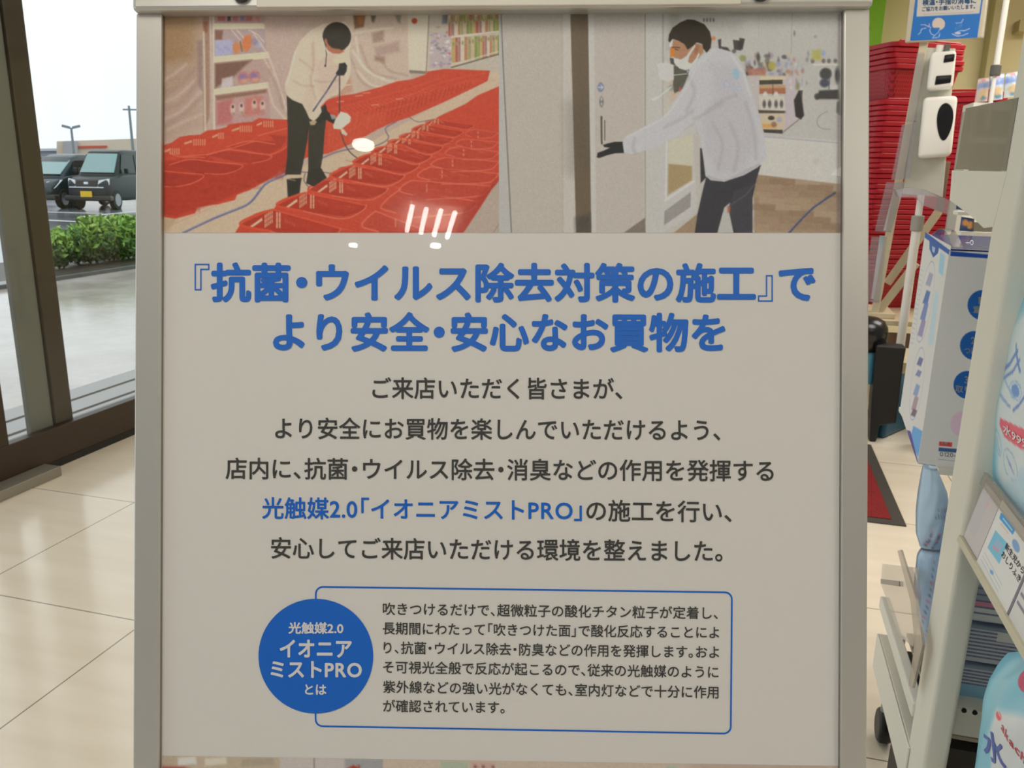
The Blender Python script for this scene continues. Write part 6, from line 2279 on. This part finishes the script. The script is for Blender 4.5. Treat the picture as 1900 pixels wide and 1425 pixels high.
T0, T1 = PR.px([(1873, 1020), (1893, 1052)])
pm = lambda xy: PR.w(np.stack([xy[:, 0], -xy[:, 1]], 1) / 1000, 0.0011)
xa, xb = T0[0] * 1000, T1[0] * 1000
yy = -T0[1] * 1000
lettering(mb, '新生児から', x_l + (x_r - x_l) * .46, x_r - 2, yy, yy, 9.5, pm, 0.01)
lettering(mb, 'おしりふき', x_l + (x_r - x_l) * .46, x_r - 2, yy + 12, yy + 12, 9.5, pm, 0.01)
mb.build('card_text', mat('dark_violet_print', (74, 66, 90), 0.5), pr)
x_d = x_r
prail((x_d + 0.5) / 1000, (x_d + 7) / 1000, -rl + 0.006, -0.012, 0.0, 0.001, 'card_divider', mat('violet_grey_card', (130, 122, 138), 0.5))
c2 = Canvas(x_d + 7.5, 2.0, x_d + 80, rl * 1000 - 6, 0.8, (180, 174, 176))
for k in range(4):
    c2.line([(x_d + 14, 40 + 12 * k), (x_d + 60, 40 + 12 * k)], 4, (96, 90, 110), .8)
c2.mesh('price_card', lambda x, y: PR.w(np.stack([x, -y], 1) / 1000, 0.0006), PWC, M_card, pr)
c3 = Canvas(8, 6.0, x_l - 2, rl * 1000 - 8, 0.8, (166, 156, 160))
for k in range(8):
    c3.line([(12 + 5 * k, 20), (12 + 5 * k, rl * 1000 - 24)], 2.2, (150, 142, 154), .6)
c3.ell(x_l * .55, 28, 4, 5, (196, 130, 140), .7)
c3.mesh('faded_card', lambda x, y: PR.w(np.stack([x, -y], 1) / 1000, 0.0003), PWC, M_card, pr)
# shelf board the upper pack stands on
MB().box2((A1[0] + 0.004, Yc - 0.55, A1[2] - 0.02), (Xc + 0.39, Yc - 0.013, A1[2] - 0.006)).build('shelf_board', M_white, unit)

# ---- the big wipes packs on the near shelf
XB = A1[0] + 0.030
BP = on_X(XB)


def bag(left, right, thick, art_fn, lab, white=(196, 206, 214)):
    lq = BP.px(left)
    rq = BP.px(right)
    a = Art(BP, left, 1.0, (128, 190, 216))
    a.h = 0.024
    lo_, hi_ = np.vstack([lq, rq]).min(0) * 1000, np.vstack([lq, rq]).max(0) * 1000
    a.c = Canvas(lo_[0], -hi_[1], hi_[0], -lo_[1], 1.0, (104, 188, 222))
    art_fn(a, lq * 1000, 0)
    cc_ = BP.w([np.vstack([lq, rq]).mean(0)])[0]
    cc_[2] = BP.w([lq[-1]])[0][2]
    o = pillow('wipes_pack', lq, rq, BP, thick, a, white, M_film, None, cc_, nt=150, ns=130, back=2.6)
    tag(o, lab, 'wipes pack')
    return o, a


def art_up(a, l, w):
    c = a.c
    x0, y0, x1, y1 = c.x0, c.y0, c.x1, c.y1
    a.poly([(1880, 600), (1905, 560), (1960, 620), (1960, 1000), (1880, 960), (1846, 880), (1850, 800)], (186, 208, 226), 1, 14)
    for pts, w_ in (([(1858, 690), (1880, 676), (1896, 652)], 7), ([(1868, 702), (1888, 690), (1900, 668)], 5), ([(1892, 640), (1900, 690)], 5)):
        a.line(pts, w_, (64, 112, 196), .95, 1.5)
    a.ring(1893, 726, 9, 18, 2.4, (120, 170, 220), .9, -.2)
    a.ell(1893, 726, 6, 13, (84, 140, 208), 1, 1, -.2)
    a.line([(1872, 706), (1884, 724), (1892, 738)], 3, (110, 150, 210), .8, 1)
    a.line([(1864, 732), (1884, 756)], 5, (110, 150, 206), .85, 1)
    a.line([(1890, 762), (1900, 752), (1908, 738)], 5, (60, 100, 190), .95, 1)
    a.ell(1854, 746, 4, 5, (206, 80, 96), .95, 1)
    a.ell(1851, 760, 4, 7, (196, 214, 220), .9, 1)
    a.poly([(1864, 776), (1960, 822), (1960, 870), (1868, 812), (1861, 788)], (206, 62, 104), 1, .8)
    a.ring(1854, 822, 6, 24, 2, (112, 170, 214), .9, -.1)
    a.ell(1854, 822, 5, 21, (170, 206, 226), .9, 1, -.1)
    a.line([(1851, 810), (1853, 830), (1857, 840)], 2, (110, 140, 200), .8, 1)
    a.ring(1878, 862, 12, 30, 2, (104, 156, 210), .9, -.25)
    a.ell(1878, 862, 10, 27, (180, 206, 228), .9, 1, -.25)
    for k in range(4):
        a.line([(1871 + 2 * k, 846 + 5 * k), (1880 + 2 * k, 862 + 6 * k)], 2.2, (110, 130, 196), .75, 1)
    a.ell(1900, 890, 8, 24, (160, 196, 226), .7, 2)
    a.poly([(1860, 900), (1900, 880), (1960, 960), (1960, 1010), (1880, 950)], (150, 196, 224), .7, 6)
    for (u, v) in ((1884, 940), (1893, 952), (1900, 930)):
        a.ring(u, v, 6, 8, 1.2, (130, 180, 214), .6)


lz = [(1915, 520), (1900, 552), (1887, 592), (1870, 645), (1858, 698), (1851, 735), (1841, 782), (1832, 822), (1830, 858), (1835, 882)]
bagu, ab = bag(lz, [(2010, 470), (2010, 800), (2010, 1160)], 0.06, art_up, 'puffy light blue wipes pack with a red ribbon standing behind the price rail')
mb = MB()
nB = 0.0


def bag_text(mb, text, a, b, em_px, bold, bag_o):
    """lettering along the photo line a -> b on the pack"""
    pa, pb = BP.px([a, b], 0.027) * 1000
    d = pb - pa
    L_ = np.linalg.norm(d)
    d /= L_
    up_ = np.array([-d[1], d[0]])
    em = em_px * 1.0
    def f(uv):
        q_ = (pa[None, :] + np.outer(uv[:, 0], d) - np.outer(uv[:, 1], up_)) / 1000
        return BP.w(q_, surf_h(bag_o, q_) + 0.0007)
    lettering(mb, text, 0, L_, 0, 0, em, f, bold)


bag_text(mb, '水99%', (1864, 794), (1912, 828), 15, 0.02, bagu)
mb.build('ribbon_text', mat('white_print', (232, 224, 226), 0.4), bagu)


def art_lo(a, l, w):
    a.poly([(1870, 1213), (1960, 1230), (1960, 1320), (1900, 1335), (1858, 1318), (1842, 1280)], (112, 186, 216), .8, 6)
    a.poly([(1858, 1318), (1960, 1340), (1960, 1500), (1836, 1500), (1842, 1380)], (190, 208, 226), 1, 6)
    a.ell(1904, 1262, 12, 24, (176, 44, 100), 1, 1)
    a.ell(1863, 1330, 4.5, 9, (206, 60, 80), .95, 1, -.3)
    a.line([(1860, 1318), (1868, 1336)], 1.6, (240, 220, 224), .8, .6)


lz2 = [(1872, 1213), (1858, 1238), (1846, 1262), (1838, 1302), (1834, 1345), (1828, 1385), (1818, 1425), (1802, 1500)]
bagl, ab2 = bag(lz2, [(1990, 1205), (1990, 1500)], 0.06, art_lo, 'light blue wipes pack with red lettering on the lower shelf at the bottom right')
mb = MB()
bag_text(mb, 'akachan', (1865, 1346), (1908, 1438), 15, 0.02, bagl)
mb.build('brand_text', mat('red_print', (206, 62, 82), 0.4), bagl)
mb = MB()
bag_text(mb, '水', (1828, 1374), (1866, 1404), 42, 0.02, bagl)
mb.build('water_text', mat('blue_print', (66, 96, 190), 0.4), bagl)
zb = bagl.location[2]
MB().box2((A1[0] + 0.004, Yc - 0.55, zb - 0.02), (Xc + 0.39, Yc - 0.013, zb - 0.006)).build('shelf_board', M_white, unit)

# ---- flat wipes packs stacked under the price rail, beyond the upright
YK = Yc + 0.10
SK = on_Y(YK)
rows = [((1076, 1096), (1150, 1172)), ((1157, 1179), (1226, 1248)), ((1232, 1254), (1300, 1322))]
labs = ['topmost flat pack of printed wipes stacked below the price rail', 'middle flat pack of printed wipes stacked below the price rail', 'lowest flat pack of printed wipes standing on the slotted shelf']
for i, ((tl_, tr3), (bl_, br_)) in enumerate(rows):
    zt3 = at(1800, tl_ + 3, Y=YK)[2]
    zb3 = at(1800, bl_ + 3, Y=YK)[2]
    xx0 = X2 + 0.004
    xx1 = xx0 + 0.17
    ctr = np.array([(xx0 + xx1) / 2, YK + 0.09, zb3])
    t = thing('wipes_pack', ctr, labs[i], 'wipes pack', 'flat wipes packs under the price rail')
    MB().box2((xx0, YK, zb3), (xx1, YK + 0.2, zt3)).build('wrapper', mat('grey_blue_film', (176, 190, 212), 0.35), t, 0.008, True, seg=3)
    c = Canvas(xx0 * 1000 + 3, -zt3 * 1000 + 4, xx1 * 1000 - 3, -zb3 * 1000 - 4, 0.8, (158, 170, 190) if i else (120, 136, 160))
    hh = c.y1 - c.y0
    ww = c.x1 - c.x0
    if i == 0:
        c.poly([(c.x0, c.y0 + hh * .42), (c.x1, c.y0 + hh * .42), (c.x1, c.y0 + hh * .60), (c.x0, c.y0 + hh * .60)], (190, 110, 150), .8, 1)
        c.poly([(c.x0, c.y0 + hh * .62), (c.x1, c.y0 + hh * .62), (c.x1, c.y1), (c.x0, c.y1)], (186, 196, 210), .8, 2)
    if i == 2:
        c.poly([(c.x0, c.y0 + hh * .5), (c.x1, c.y0 + hh * .5), (c.x1, c.y1), (c.x0, c.y1)], (110, 160, 200), .9, 3)
    nl = 8 if i == 1 else 5
    for k in range(nl):
        y = c.y0 + hh * (0.08 + (.88 if i != 2 else .5) * k / nl)
        x = c.x0 + 2
        while x < c.x1 - 4:
            s = rng.uniform(1.2, 4)
            c.line([(x, y), (x + s, y)], hh * .05, (72, 78, 128), 0.75, .5)
            x += s + rng.uniform(0.7, 2.4)
    if i == 1:
        c.poly([(c.x0 + ww * .38, c.y0 + 2), (c.x0 + ww * .55, c.y0 + 2), (c.x0 + ww * .55, c.y0 + hh * .3), (c.x0 + ww * .38, c.y0 + hh * .3)], (206, 212, 222), .9, 1)
    c.mesh('printed_label', lambda x, y: np.stack([x / 1000, np.full_like(x, YK - 0.0012), -y / 1000], 1), (176, 184, 198), M_film, t)

bpy.data.objects.remove(_fo)
